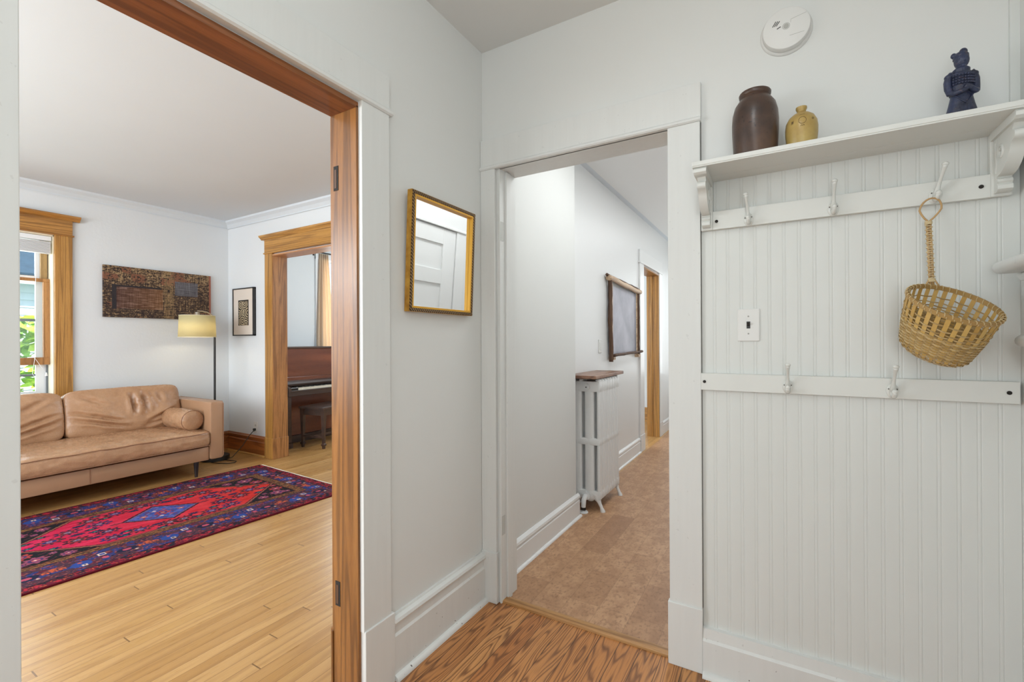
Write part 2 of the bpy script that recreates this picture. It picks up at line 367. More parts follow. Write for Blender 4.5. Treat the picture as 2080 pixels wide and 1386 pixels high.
# ---- baseboards of the entry
def base_prof(s_, off, h=0.232, t_=0.022):   # (distance from wall, z)
    return [(off, 0), (off + s_ * t_, 0), (off + s_ * t_, h - 0.075), (off + s_ * (t_ - 0.006), h - 0.066), (off + s_ * (t_ - 0.008), h - 0.04),
            (off + s_ * (t_ + 0.002), h - 0.032), (off + s_ * (t_ + 0.006), h - 0.022), (off + s_ * (t_ + 0.002), h - 0.012), (off + s_ * 0.010, h - 0.006), (off + s_ * 0.008, h), (off, h)]
def quarter(s_, off, r_=0.02): return [(off, 0)] + [(off + s_ * r_ * math.cos(a), r_ * math.sin(a)) for a in [PI / 2 * i / 6 for i in range(7)]]
bm = NB(); prism(bm, base_prof(1, -1.244), 'y', 1.2225, 1.8185); o = struct('baseboard_left', bm, TRIM)
bm = NB(); prism(bm, quarter(1, -1.222), 'y', 1.2235, 1.82); struct('shoe_moulding', bm, TRIM, o, smooth=True)
bm = NB(); prism(bm, base_prof(1, -1.244), 'y', -1.6, 0.09); struct('baseboard_left_near', bm, TRIM)
bm = NB(); prism(bm, [(1.842, 0), (1.815, 0), (1.815, 0.128), (1.822, 0.136), (1.826, 0.172), (1.842, 0.174)], 'x', -0.253, 0.586)
o = struct('baseboard_back', bm, TRIM)
bm = NB(); prism(bm, quarter(-1, 1.815, 0.018), 'x', -0.253, 0.586); struct('shoe_moulding', bm, TRIM, o, smooth=True)
# beadboard panelling under the shelf
bm = NB(); pts = []; x = -0.2535; pts.append((x, 1.8405))
bw = 0.0443; xx = -0.2083
while xx < 0.575:
    for dx, dy in ((-0.0065, 0), (-0.0052, 0.0008), (-0.0036, 0.0009), (-0.0026, 0.0), (0, -0.0003), (0.0026, 0.0), (0.0036, 0.0009), (0.0052, 0.0008), (0.0065, 0)):
        pts.append((xx + dx, 1.8405 + dy))
    xx += bw
pts.append((0.5855, 1.8405))
poly = pts + [(0.5855, 1.8455), (-0.2535, 1.8455)]
prism(bm, poly, 'z', 0.17, 1.8265)
BEAD = plain('beadboard_paint', S(219, 221, 217), 0.4, bump=(30, 0.05, 0.004), var=0.012)
t7 = struct('trim_7', bm, BEAD); struct('open_joint', B1(-0.2552, -0.2528, 1.8385, 1.842, 0.17, 2.2), plain('joint_shadow_grey', S(96, 94, 88), 0.8), t7)
struct('trim_8', B1(0.566, 0.5865, 1.835, 1.8455, 1.845, H, bev=0.001), BEAD)
# ---- hall baseboards and trim
def hbase(h=0.165, t_=0.016, s_=1, off=0.0): return [(off, 0), (off + s_ * t_, 0), (off + s_ * t_, h - 0.05), (off + s_ * (t_ - 0.004), h - 0.045), (off + s_ * (t_ - 0.004), h - 0.035), (off + s_ * (t_ + 0.003), h - 0.028), (off + s_ * (t_ + 0.001), h - 0.014), (off + s_ * 0.005, h), (off, h)]
bm = NB(); prism(bm, hbase(off=-1.244), 'y', 1.986, 3.03); bx(bm, -1.36, -1.2445, 3.0, 3.0305, 0, 0.115); prism(bm, quarter(1, -1.228, 0.014), 'y', 1.986, 3.044)
struct('baseboard_hall_near', bm, TRIMH)
bm = NB(); prism(bm, hbase(off=-1.36), 'y', 3.03, 5.10); prism(bm, quarter(1, -1.344, 0.014), 'y', 3.03, 5.10); prism(bm, hbase(off=-1.36), 'y', 6.19, 7.2)
struct('baseboard_hall_far', bm, TRIMH)
# doorway in the hall
bm = NB(); bx(bm, -1.36, -1.340, 5.11, 5.27, 0.18, 2.11, 0.002); bx(bm, -1.36, -1.340, 6.05, 6.19, 0.18, 2.11, 0.002)
bx(bm, -1.36, -1.334, 5.105, 5.275, 0, 0.185, 0.002); bx(bm, -1.36, -1.334, 6.045, 6.195, 0, 0.185, 0.002)
bx(bm, -1.36, -1.338, 5.10, 6.20, 2.13, 2.26, 0.002); bx(bm, -1.36, -1.330, 5.09, 6.22, 2.11, 2.13, 0.003)
o = struct('trim_9', bm, TRIMH)
bm = NB(); bx(bm, -1.50, -1.345, 6.022, 6.04, 0, 2.09, 0.002); bx(bm, -1.46, -1.425, 6.010, 6.024, 0, 2.075, 0.002); struct('oak_jamb', bm, GOLDZ, o)
struct('oak_head', B1(-1.50, -1.345, 5.28, 6.03, 2.075, 2.092), GOLDY, o)
struct('near_jamb', B1(-1.50, -1.345, 5.278, 5.292, 0, 2.09), TRIMH, o)
bm = NB(); bx(bm, -5.5, -1.5, 7.07, 7.1, 0, 0.22); struct('baseboard_piano_room', bm, GOLDX)
# panelled door on the right-hand wall of the hall (seen in the mirror)
DY, DW = 2.972, 0.76
bm = NB(); bx(bm, HRX - 0.006, HRX + 0.03, DY - DW, DY, 0.01, 2.03)
d1 = struct('door_1', bm, TRIMH)
bm = NB(); st = 0.155
bx(bm, HRX - 0.018, HRX - 0.004, DY - st, DY - 0.003, 0.01, 2.03, 0.002); bx(bm, HRX - 0.018, HRX - 0.004, DY - DW, DY - DW + st, 0.01, 2.03, 0.002)

for i in range(6): zt = 1.91 - i * 0.31; bx(bm, HRX - 0.018, HRX - 0.004, DY - DW + st, DY - st, (0.01 if i == 5 else zt - 0.31), zt - 0.20, 0.002)
bx(bm, HRX - 0.018, HRX - 0.004, DY - DW + st, DY - st, 1.91, 2.03, 0.002)
struct('door_frame_rails', bm, TRIMH, d1)
bm = NB(); bx(bm, HRX - 0.024, HRX, DY + 0.004, DY + 0.12, 0, 2.045, 0.002); bx(bm, HRX - 0.024, HRX, DY - DW - 0.12, DY - DW - 0.004, 0, 2.045, 0.002)
bx(bm, HRX - 0.024, HRX, DY - DW - 0.12, DY + 0.125, 2.055, 2.2, 0.002); bx(bm, HRX - 0.034, HRX, DY - DW - 0.13, DY + 0.135, 2.037, 2.055, 0.003)
struct('trim_10', bm, TRIMH)

# ---- cased opening living -> piano room (golden oak)
bm = NB(); CF = 2.900
bx(bm, -4.785, PX0 + 0.002, CF, YF, 0.215, 2.195, 0.004); bx(bm, -4.792, PX0 + 0.006, CF - 0.006, YF, 0, 0.22, 0.004)
bx(bm, PX1 - 0.002, PX1 + 0.13, CF, YF, 0, 2.195, 0.004)
t11 = struct('trim_11', bm, GOLDZ)
bm = NB(); bx(bm, PX0 - 0.004, PX0 + 0.012, CF + 0.005, 3.07, 0.215, PZ, 0.003); bx(bm, PX0 - 0.004, PX0 + 0.017, CF - 0.001, 3.075, 0, 0.22, 0.003); bx(bm, PX1 - 0.012, PX1 + 0.004, CF + 0.005, 3.07, 0, PZ, 0.003)
struct('jamb', bm, wood('brown_oak_jamb', S(176, 122, 70), S(150, 98, 52), S(94, 56, 26), 'z', 0.35, k=8, across=13), t11)
struct('jamb_head', B1(PX0, PX1, CF + 0.005, 3.07, PZ - 0.012, PZ + 0.004), wood('pale_oak_head', S(206, 154, 110), S(190, 136, 92), S(150, 96, 56), 'x', 0.4, k=4, across=12), t11)
bm = NB(); bx(bm, -4.785, PX1 + 0.13, CF - 0.002, YF, 2.203, 2.345, 0.002); bx(bm, -4.795, PX1 + 0.14, CF - 0.010, YF, 2.190, 2.204, 0.003)
prism(bm, [(YF, 2.345), (CF - 0.006, 2.345), (CF - 0.012, 2.355), (CF - 0.034, 2.372), (CF - 0.038, 2.388), (YF, 2.388)], 'x', -4.835, PX1 + 0.18)
struct('head_casing', bm, GOLDX, t11)
# baseboards living room (golden oak)
def obase(s_, off): return [(off, 0), (off + s_ * 0.02, 0), (off + s_ * 0.02, 0.145), (off + s_ * 0.024, 0.15), (off + s_ * 0.016, 0.160), (off + s_ * 0.012, 0.178), (off + s_ * 0.026, 0.184), (off + s_ * 0.028, 0.2), (off + s_ * 0.016, 0.208), (off + s_ * 0.01, 0.218), (off, 0.218)]
OB = wood('brown_oak_base', S(176, 104, 50), S(148, 84, 38), S(96, 52, 22), 'x', 0.35, k=6, across=12)
bm = NB(); prism(bm, obase(-1, YF), 'x', XF, -4.788); o = struct('baseboard_living_back', bm, OB)
bm = NB(); prism(bm, quarter(-1, YF - 0.02, 0.018), 'x', XF, -4.79); struct('shoe_moulding', bm, GOLDX, o, smooth=True)
bm = NB(); prism(bm, obase(1, XF), 'y', -2.68, YF); o = struct('baseboard_living_outer', bm, OB)
bm = NB(); prism(bm, quarter(1, XF + 0.02, 0.018), 'y', -2.68, YF); struct('shoe_moulding', bm, GOLDY, o, smooth=True)

# ---- window behind the sofa
win = NB(); bx(win, XF, -5.524, 1.443, 1.562, 0.74, 2.205, 0.003); bx(win, XF, -5.524, 0.50, 0.622, 0.74, 2.205, 0.003)
w1 = struct('window_1', win, GOLDZ)
bm = NB(); bx(bm, XF, -5.522, 0.50, 1.562, 2.215, 2.345, 0.002); bx(bm, XF, -5.514, 0.495, 1.572, 2.203, 2.216, 0.003)
prism(bm, [(XF, 2.345), (-5.520, 2.345), (-5.512, 2.358), (-5.49, 2.374), (-5.486, 2.388), (XF, 2.388)], 'y', 0.45, 1.612)
struct('head_casing', bm, GOLDY, w1)
struct('window_sill', B1(-5.70, -5.49, 0.48, 1.6, 0.745, 0.78, bev=0.005), GOLDY, w1)
WHT = plain('window_white', S(236, 238, 240), 0.4)
bm = NB(); bx(bm, -5.72, XF, 1.437, 1.449, 0.78, 2.2); bx(bm, -5.72, XF, 0.616, 0.63, 0.78, 2.2); bx(bm, -5.72, XF, 0.62, 1.445, 2.19, 2.21)
struct('jamb_liner', bm, plain('cream_liner', S(232, 222, 196), 0.5), w1)
bm = NB(); bx(bm, -5.655, -5.625, 1.395, 1.437, 1.12, 1.788, 0.002); bx(bm, -5.655, -5.625, 0.63, 0.672, 1.12, 1.788, 0.002); bx(bm, -5.655, -5.625, 0.63, 1.437, 1.055, 1.12, 0.004); bx(bm, -5.655, -5.625, 0.63, 1.437, 1.788, 1.817, 0.004)
struct('raised_sash', bm, wood('sash_wood', S(190, 138, 84), S(160, 110, 62), S(92, 56, 30), 'z', 0.4, k=4, across=14), w1)
bm = NB(); bx(bm, -5.685, -5.66, 1.385, 1.43, 1.79, 2.17, 0.003); bx(bm, -5.685, -5.66, 0.64, 0.68, 1.79, 2.17, 0.003)
struct('upper_sash', bm, wood('grey_sash_wood', S(182, 148, 96), S(140, 112, 72), S(90, 68, 44), 'z', 0.4, k=4, across=14), w1)
bm = NB()
for a, b in ((1.36, 1.437), (0.63, 0.70)): bx(bm, -5.715, -5.695, a, b, 0.78, 2.2, 0.002)
bx(bm, -5.715, -5.695, 0.70, 1.36, 1.812, 1.842); bx(bm, -5.715, -5.695, 0.70, 1.36, 0.78, 0.82); bx(bm, -5.715, -5.695, 0.70, 1.36, 2.1, 2.2)
struct('storm_frame', bm, WHT, w1)
bm = NB(); bx(bm, -5.712, -5.698, 0.70, 1.375, 1.437, 1.462); bx(bm, -5.712, -5.698, 0.70, 1.375, 0.955, 0.972); bx(bm, -5.69, -5.675, 1.425, 1.437, 0.78, 1.05)
struct('storm_rail', bm, plain('grey_rail', S(110, 116, 120), 0.4), w1)
def glassmat():
    t = NT('window_glass', 0.0); t.n.remove(t.b); g = t.node('ShaderNodeBsdfGlossy'); tr = t.node('ShaderNodeBsdfTransparent'); mx = t.node('ShaderNodeMixShader')
    g.inputs['Roughness'].default_value = 0.02; mx.inputs[0].default_value = 0.06; tr.inputs[0].default_value = (0.96, 0.98, 0.98, 1)
    t.L(tr.outputs[0], mx.inputs[1]); t.L(g.outputs[0], mx.inputs[2]); t.L(mx.outputs[0], t.n['Material Output'].inputs[0]); return t.m
GLASS = glassmat()
struct('glass', B1(-5.643, -5.640, 0.67, 1.397, 1.118, 1.79), GLASS, w1)
struct('glass', B1(-5.707, -5.704, 0.70, 1.361, 0.82, 1.815), GLASS, w1)
# white blind pulled up at the top of the window
bl = thing('window_blind', 'raised white blind bunched at the top of the window behind the sofa', 'blind', (0, 0, 0))
obj('headrail', B1(-5.612, -5.56, 0.635, 1.432, 2.148, 2.188, bev=0.004), WHT, bl)
bm = NB()
for i in range(10): bx(bm, -5.608, -5.562, 0.64, 1.427, 2.035 + i * 0.0105, 2.035 + i * 0.0105 + 0.0085, 0.001)
obj('slats', bm, plain('blind_slats', S(214, 215, 216), 0.5), bl)
bm = NB(); tube(bm, [(-5.575, 1.335, 2.03), (-5.573, 1.334, 1.5), (-5.572, 1.325, 1.1), (-5.570, 1.31, 0.98), (-5.57, 1.345, 0.93)], 0.0018, 6)
tube(bm, [(-5.572, 1.325, 1.12), (-5.571, 1.36, 1.05), (-5.57, 1.395, 0.985)], 0.0016, 6); cyl(bm, (-5.57, 1.398, 0.972), 0.009, 0.03, 'z', 10, 0.004)
obj('pull_cord', bm, WHT, bl)

# ------------------------------------------------------------------ outside
SID = NT('siding_paint', 0.6); _x, _y2, _z = SID.sep(SID.co())
_f = SID.m1('FRACT', SID.m1('DIVIDE', _z, 0.115)); SID.col(SID.mix(SID.m1('LESS_THAN', _f, 0.07), S(222, 230, 236), S(120, 130, 140))); SID = SID.m
nb = thing('neighbour_house', 'pale clapboard neighbour house with blue roof seen through the window', 'house', (-10, 1, -0.6))
bm = NB()
for i in range(24): prism(bm, [(0.0, 0.1 + i * 0.115), (0.022, 0.1 + i * 0.115), (0.004, 0.1 + (i + 1) * 0.115), (0.0, 0.1 + (i + 1) * 0.115)], 'y', -4, 5)
bx(bm, -4, 0.0, -4, 5, 0, 2.86)
obj('wall', bm, plain('clapboard', S(224, 232, 238), 0.6), nb)
bm = NB(); bx(bm, 0, 0.28, -4.2, 5.2, 2.77, 2.86); bx(bm, 0.2, 0.3, -4.2, 5.2, 2.74, 2.86)
obj('eave', bm, WHT, nb)
bm = NB(); prism(bm, [(0.32, 2.87), (0.32, 2.90), (-2.5, 4.6), (-5.2, 2.90), (-5.2, 2.87)], 'y', -4.2, 5.2)
obj('roof', bm, plain('blue_shingles', S(36, 58, 74), 0.8, var=0.15, vscale=8), nb)
struct('ground', B1(-14, -5.72, -6, 9, -0.7, -0.6), plain('lawn', S(80, 110, 50), 0.9, var=0.3))
rnd = random.Random(4)
sh = thing('garden_shrub', 'bright green leafy shrub growing outside the window', 'shrub', (-7.4, 1.55, -0.6))
bm = NB()
for i in range(2600):
    a = rnd.uniform(0, 2 * PI); h = rnd.uniform(0.1, 2.12) ** 1.0; rr = 1.0 * math.sqrt(max(0.02, 1 - ((h - 0.9) / 1.32) ** 2)) * rnd.uniform(0.75, 1.02)
    c = Vector((rr * math.cos(a) * 0.8, rr * math.sin(a) * 1.3, h)); L_ = rnd.uniform(0.06, 0.11)
    M = Matrix.Translation(c) @ Matrix.Rotation(rnd.uniform(0, 6.28), 4, 'Z') @ Matrix.Rotation(rnd.uniform(-0.9, 0.9), 4, 'X') @ Matrix.Rotation(rnd.uniform(-0.9, 0.9), 4, 'Y')
    vs = [bm.verts.new(M @ Vector(p)) for p in ((-L_, 0, 0), (-L_ * .3, L_ * .42, .012), (L_ * .5, L_ * .3, .01), (L_, 0, 0), (L_ * .5, -L_ * .3, .01), (-L_ * .3, -L_ * .42, .012))]
    bm.faces.new(vs)
LEAF = NT('leaf_green', 0.5); g = LEAF.node('ShaderNodeNewGeometry')
LEAF.col(LEAF.ramp(g.outputs['Random Per Island'], [(0, S(90, 150, 24)), (0.5, S(150, 205, 40)), (1, S(220, 235, 70))]))
LEAF.b.inputs['Transmission Weight'].default_value = 0.0; LEAF = LEAF.m
obj('foliage', bm, LEAF, sh)
bm = NB()
for k in range(6):
    a = k * 1.05; tube(bm, [(0.05 * math.cos(a), 0.05 * math.sin(a), 0), (0.2 * math.cos(a), 0.3 * math.sin(a), 0.8), (0.35 * math.cos(a), 0.6 * math.sin(a), 1.6)], [0.03, 0.02, 0.01], 6)
obj('stem', bm, plain('bark', S(90, 70, 50), 0.9), sh)

# ------------------------------------------------------------------ painted grids (rug, canvas, print)
def vcol_mat(name, rough=0.8, bump=None, spec=0.3):
    t = NT(name, rough, 0, spec); a = t.node('ShaderNodeVertexColor'); a.layer_name = 'paint'; t.col(a.outputs[0])
    if bump: t.bump(t.noise(t.co(), bump[0], 2, 0.5), bump[1], bump[2])
    return t.m
def lin(c):
    c = np.clip(c, 0, 255) / 255.0; return np.where(c <= 0.04045, c / 12.92, ((c + 0.055) / 1.055) ** 2.4)
def grid_mesh(name, wu, wv, step, colfn, m, parent, th=0.004, M=Matrix.Identity(4), hfn=None):
    nu, nv = int(wu / step) + 1, int(wv / step) + 1
    u = np.linspace(-wu / 2, wu / 2, nu); v = np.linspace(-wv / 2, wv / 2, nv); U, V = np.meshgrid(u, v)
    hh = (hfn(U, V) if hfn else 0 * U) + th
    co = np.stack([U, V, hh], -1).reshape(-1, 3)
    idx = np.arange(nu * nv).reshape(nv, nu)
    f = np.stack([idx[:-1, :-1], idx[:-1, 1:], idx[1:, 1:], idx[1:, :-1]], -1).reshape(-1, 4)
    # rim and underside
    rim = np.concatenate([idx[0, :], idx[1:, -1], idx[-1, -2::-1], idx[-2:0:-1, 0]]); nr = len(rim)
    low = co[rim].copy(); low[:, 2] = 0; n0 = len(co); co2 = np.concatenate([co, low])
    faces = [tuple(q) for q in f.tolist()] + [(int(rim[(i + 1) % nr]), int(rim[i]), n0 + i, n0 + (i + 1) % nr) for i in range(nr)] + [tuple(range(n0 + nr - 1, n0 - 1, -1))]
    me = bpy.data.meshes.new(name); me.from_pydata([tuple(p) for p in co2.tolist()], [], faces)
    at = me.color_attributes.new('paint', 'FLOAT_COLOR', 'POINT')
    c = lin(colfn(U, V)).reshape(-1, 3); c = np.concatenate([c, c[rim]]); c = np.concatenate([c, np.ones((len(c), 1))], 1)
    at.data.foreach_set('color', c.astype(np.float32).ravel())
    me.transform(M); me.materials.append(m); me.update()
    o = bpy.data.objects.new(name, me); C.objects.link(o)
    if parent: o.parent = parent
    return o
rng = np.random.default_rng(7)
def vnoise(U, V, su, sv, seed):
    r_ = np.random.default_rng(seed); G = r_.random((64, 64)); x = U * su + 31.7; y = V * sv + 17.3
    i, j = np.floor(x).astype(int), np.floor(y).astype(int); a, b = x - i, y - j; a = a * a * (3 - 2 * a); b = b * b * (3 - 2 * b)
    g = lambda p, q: G[p % 64, q % 64]
    return (g(i, j) * (1 - a) + g(i + 1, j) * a) * (1 - b) + (g(i, j + 1) * (1 - a) + g(i + 1, j + 1) * a) * b
def rug_col(U, V):
    # woven look: quantise to knots
    q = 0.0045; U = np.round(U / q) * q; V = np.round(V / q) * q
    c = np.zeros(U.shape + (3,)); aU, aV = np.abs(U), np.abs(V)
    def put(mask, col):
        c[mask] = col
    def P(*a): return np.array(a, float)
    put(aU > -1, P(104, 26, 42))                                           # outer band, dark red
    n = vnoise(U, V, 60, 60, 3); put(n > 0.62, P(44, 34, 44)); put(n < 0.22, P(170, 36, 50)); put((n > 0.47) & (n < 0.5), P(200, 90, 50))
    put((aU > 0.705) | (aV > 1.062), P(92, 16, 30))
    mb = (aU < 0.648) & (aV < 1.0)
    put(mb, P(76, 46, 58)); n = vnoise(U, V, 26, 26, 5); n2 = vnoise(U, V, 70, 45, 8); n3 = vnoise(U, V, 110, 110, 9)
    put(mb & (n > 0.58), P(44, 52, 106)); put(mb & (n2 > 0.72), P(96, 32, 46)); put(mb & (n3 > 0.80), P(150, 70, 66)); put(mb & (n3 < 0.16), P(28, 30, 52))
    put(((aU > 0.642) & (aU < 0.650) & (aV < 1.0)) | ((aV > 0.995) & (aV < 1.003) & (aU < 0.65)), P(30, 20, 30))
    put(((aU > 0.405) & (aU < 0.412) & (aV < 0.88)) | ((aV > 0.87) & (aV < 0.877) & (aU < 0.41)), P(34, 22, 26))
    # motifs in the main border
    r_ = np.random.default_rng(12)
    def blob(cu, cv, ru, rv, col, rot=0.0, shape='d'):
        du, dv = U - cu, V - cv; a = du * math.cos(rot) + dv * math.sin(rot); b = -du * math.sin(rot) + dv * math.cos(rot)
        if shape == 'd': m_ = np.abs(a) / ru + np.abs(b) / rv < 1
        elif shape == 'o': m_ = (a / ru) ** 2 + (b / rv) ** 2 < 1
        else: m_ = (np.abs(a) < ru) & (np.abs(b) < rv)
        put(m_, col)
    OR, IV, BL, PK, NV, GR = P(196, 84, 46), P(206, 176, 160), P(44, 66, 136), P(176, 70, 90), P(30, 34, 58), P(40, 120, 100)
    def border_line(fn, L):
        t_ = -L; k = 0
        while t_ < L:
            k += 1
            if k % 4 == 0:
                for s_ in (-0.035, 0, 0.035): blob(*fn(t_ + s_, 0.03 * math.sin(s_ * 90)), 0.022, 0.016, OR, 0.7); blob(*fn(t_ + s_, 0.03 * math.sin(s_ * 90)), 0.009, 0.007, NV, 0.7)
                blob(*fn(t_, -0.03), 0.014, 0.024, OR)
            elif k % 4 == 1:
                blob(*fn(t_, 0.02), 0.045, 0.045, BL, shape='o'); blob(*fn(t_ + 0.01, 0.045), 0.016, 0.012, IV, shape='r'); blob(*fn(t_ + 0.01, 0.045), 0.009, 0.006, NV, shape='r'); blob(*fn(t_, -0.005), 0.010, 0.010, OR)
            elif k % 4 == 2:
                blob(*fn(t_, -0.045), 0.020, 0.018, IV, shape='r'); blob(*fn(t_, -0.045), 0.012, 0.011, BL, shape='r'); blob(*fn(t_, 0.02), 0.02, 0.014, PK, shape='o')
            else:
                blob(*fn(t_, 0.0), 0.035, 0.05, NV, shape='o'); blob(*fn(t_, 0.0), 0.016, 0.022, PK, shape='o'); blob(*fn(t_ + 0.035, 0.04), 0.010, 0.010, IV)
            t_ += 0.105
    for sg in (-1, 1):
        border_line(lambda t_, o_: (sg * (0.53 + o_), t_), 0.99)
        border_line(lambda t_, o_: (t_, sg * (0.935 + o_ * 0.7)), 0.44)
    gd = (aU < 0.405) & (aV < 0.87); put(gd, P(96, 62, 44)); ck = (np.floor(U / 0.009).astype(int) * 7 + np.floor(V / 0.009).astype(int) * 5 + (vnoise(U, V, 80, 80, 2) * 3).astype(int)) % 5
    put(gd & (ck == 0), P(60, 36, 34)); put(gd & (ck == 2), P(150, 104, 58)); put(gd & (ck == 4) & (n3 > 0.6), P(150, 60, 40))
    fd = (aU < 0.350) & (aV < 0.805); put(fd, P(30, 30, 34)); put(((aU > 0.346) & (aU < 0.352) & (aV < 0.81)) | ((aV > 0.80) & (aV < 0.807) & (aU < 0.35)), P(60, 24, 28))
    # corner flowers on black
    for su in (-1, 1):
        for sv in (-1, 1):
            for (cu, cv, rr) in ((0.27, 0.70, 0.05), (0.30, 0.57, 0.035), (0.16, 0.745, 0.045), (0.30, 0.765, 0.022), (0.22, 0.62, 0.018), (0.06, 0.775, 0.022)):
                du, dv = U - su * cu, V - sv * cv; rad = np.hypot(du, dv) / rr; th = np.arctan2(dv, du); pet = rad < 1 + 0.18 * np.cos(8 * th)
                pet &= fd; put(pet, P(140, 66, 90) if cu > 0.2 else P(160, 56, 52)); put(pet & (rad < 0.62), P(70, 48, 90)); put(pet & (rad < 0.38), P(176, 76, 84)); put(pet & (rad < 0.14), P(214, 180, 170))
            # vines
            vine = fd & (np.abs(np.sin(U * 60 + np.sin(V * 40) * 2)) < 0.10) & (np.abs(np.cos(V * 34)) > 0.5); put(vine, P(120, 44, 52))
    # red hexagon
    hexm = (aU < 0.335) & (aV < 0.405 + (0.345 - aU) / 0.345 * 0.39)
    edge = (aU < 0.345) & (aV < 0.42 + (0.35 - aU) / 0.35 * 0.39) & ~hexm
    put(edge & fd, P(150, 84, 66)); e2 = hexm & ~((aU < 0.328) & (aV < 0.397 + (0.34 - aU) / 0.345 * 0.39)); 
    f = np.clip((V + 0.75) / 1.3, 0, 1)[..., None]; nn = (vnoise(U, V, 40, 12, 21)[..., None] - 0.5) * 26
    red = (1 - f) * P(196, 28, 72) + f * P(200, 46, 40) + nn  # pinker toward the near end: daylight tint and dye variation painted in
    c[hexm] = red[hexm]; put(e2, P(70, 20, 30))
    # rosettes on the red field
    pts_ = [(0.0, 0.60, 1), (0.10, 0.50, 0), (0.24, 0.36, 2), (0.10, 0.33, 3), (0.25, 0.20, 1), (0.27, 0.04, 0), (0.14, 0.62, 4), (0.0, 0.47, 5), (0.16, 0.41, 5), (0.2, 0.27, 4), (0.31, 0.12, 4), (0.22, 0.12, 5), (0.05, 0.68, 4), (0.03, 0.39, 4), (0.29, 0.29, 4)]
    pal = [P(58, 36, 66), P(70, 30, 40), P(80, 44, 46), P(48, 44, 96), P(54, 32, 52), P(38, 36, 66)]
    for (cu, cv, k) in pts_:
        for su in (-1, 1):
            for sv in (-1, 1):
                rr = 0.050 if k < 4 else 0.020; ju = 0.012 * math.sin(cv * 50 + su * 3 + sv); du, dv = U - su * cu - ju, V - sv * cv - ju
                rad = np.hypot(du, dv * (0.8 if k < 4 else 0.55)) / rr; th = np.arctan2(dv, du); pet = (rad < 1 + 0.2 * np.cos(9 * th)) & hexm
                put(pet, pal[(k + (su > 0) * 1) % 6])
                if k < 4:
                    put(pet & (rad < 0.7), P(188, 40, 56)); put(pet & (rad < 0.55), pal[(k + 2) % 6]); put(pet & (rad < 0.28) , P(150, 110, 130)); put(pet & (rad < 0.12), P(36, 60, 120))
                    put(pet & (np.abs(np.sin(9 * th / 2)) < 0.2) & (rad > 0.5), P(30, 26, 40))
                if k == 4: put(pet & (rad < 0.35), P(50, 130, 110))
    # central blue medallion
    md = aU / 0.205 + aV / 0.245 < 1; put(md, P(40, 24, 40)); md1 = aU / 0.185 + aV / 0.222 < 1; put(md1, P(120, 84, 110)); md2 = aU / 0.172 + aV / 0.205 < 1
    put(md2, P(52, 70, 140)); k_ = aU / 0.172 + aV / 0.205; put(md2 & (np.abs(k_ - 0.62) < 0.035), P(126, 100, 130)); nz = vnoise(U, V, 70, 70, 33)
    put(md2 & (nz > 0.66), P(80, 90, 160)); put(md2 & (nz < 0.2), P(110, 44, 66)); rd = np.hypot(U, V) / 0.045; th = np.arctan2(V, U); pet = rd < 1 + 0.2 * np.cos(8 * th)
    put(pet, P(160, 56, 56)); put(rd < 0.6, P(60, 50, 110)); put(rd < 0.3, P(200, 110, 70))
    for sv in (-1, 1):
        blob(0, sv * 0.115, 0.02, 0.028, P(170, 70, 60)); blob(0, sv * 0.115, 0.009, 0.012, P(210, 180, 160)); blob(0.07 * sv, 0.03, 0.016, 0.016, P(170, 60, 70)); blob(0.07 * sv, -0.03, 0.016, 0.016, P(200, 170, 170))
        blob(0, sv * 0.27, 0.02, 0.04, P(46, 30, 52)); blob(0, sv * 0.27, 0.009, 0.02, P(180, 50, 50))
    c *= (0.93 + 0.14 * vnoise(U, V, 300, 300, 40))[..., None]
    c = c * 0.90 + c.mean(-1, keepdims=True) * 0.10
    return c
rug = thing('persian_rug', 'red and navy patterned rug with blue centre medallion on oak floor beside sofa', 'rug', (-3.885, 1.585, 0.0), (0, 0, R(-3.4)))
grid_mesh('pile', 1.44, 2.14, 0.004, rug_col, vcol_mat('rug_wool', 0.95, (260, 0.5, 0.003), 0.1), rug, 0.008, hfn=lambda U, V: 0.002 * np.sin(U * 9 + V * 3) ** 2)
for sv in (-1, 1):
    bm = NB(); bx(bm, -0.715, 0.715, sv * 1.07, sv * 1.083, 0.001, 0.006)
    for i in range(150):
        u = -0.71 + i * 1.42 / 149; tube(bm, [(u, sv * 1.08, 0.004), (u + 0.002 * math.sin(i * 7), sv * 1.096, 0.002)], 0.0018, 4)
    obj('fringe', bm, plain('cream_fringe', S(226, 214, 196), 0.9), rug)

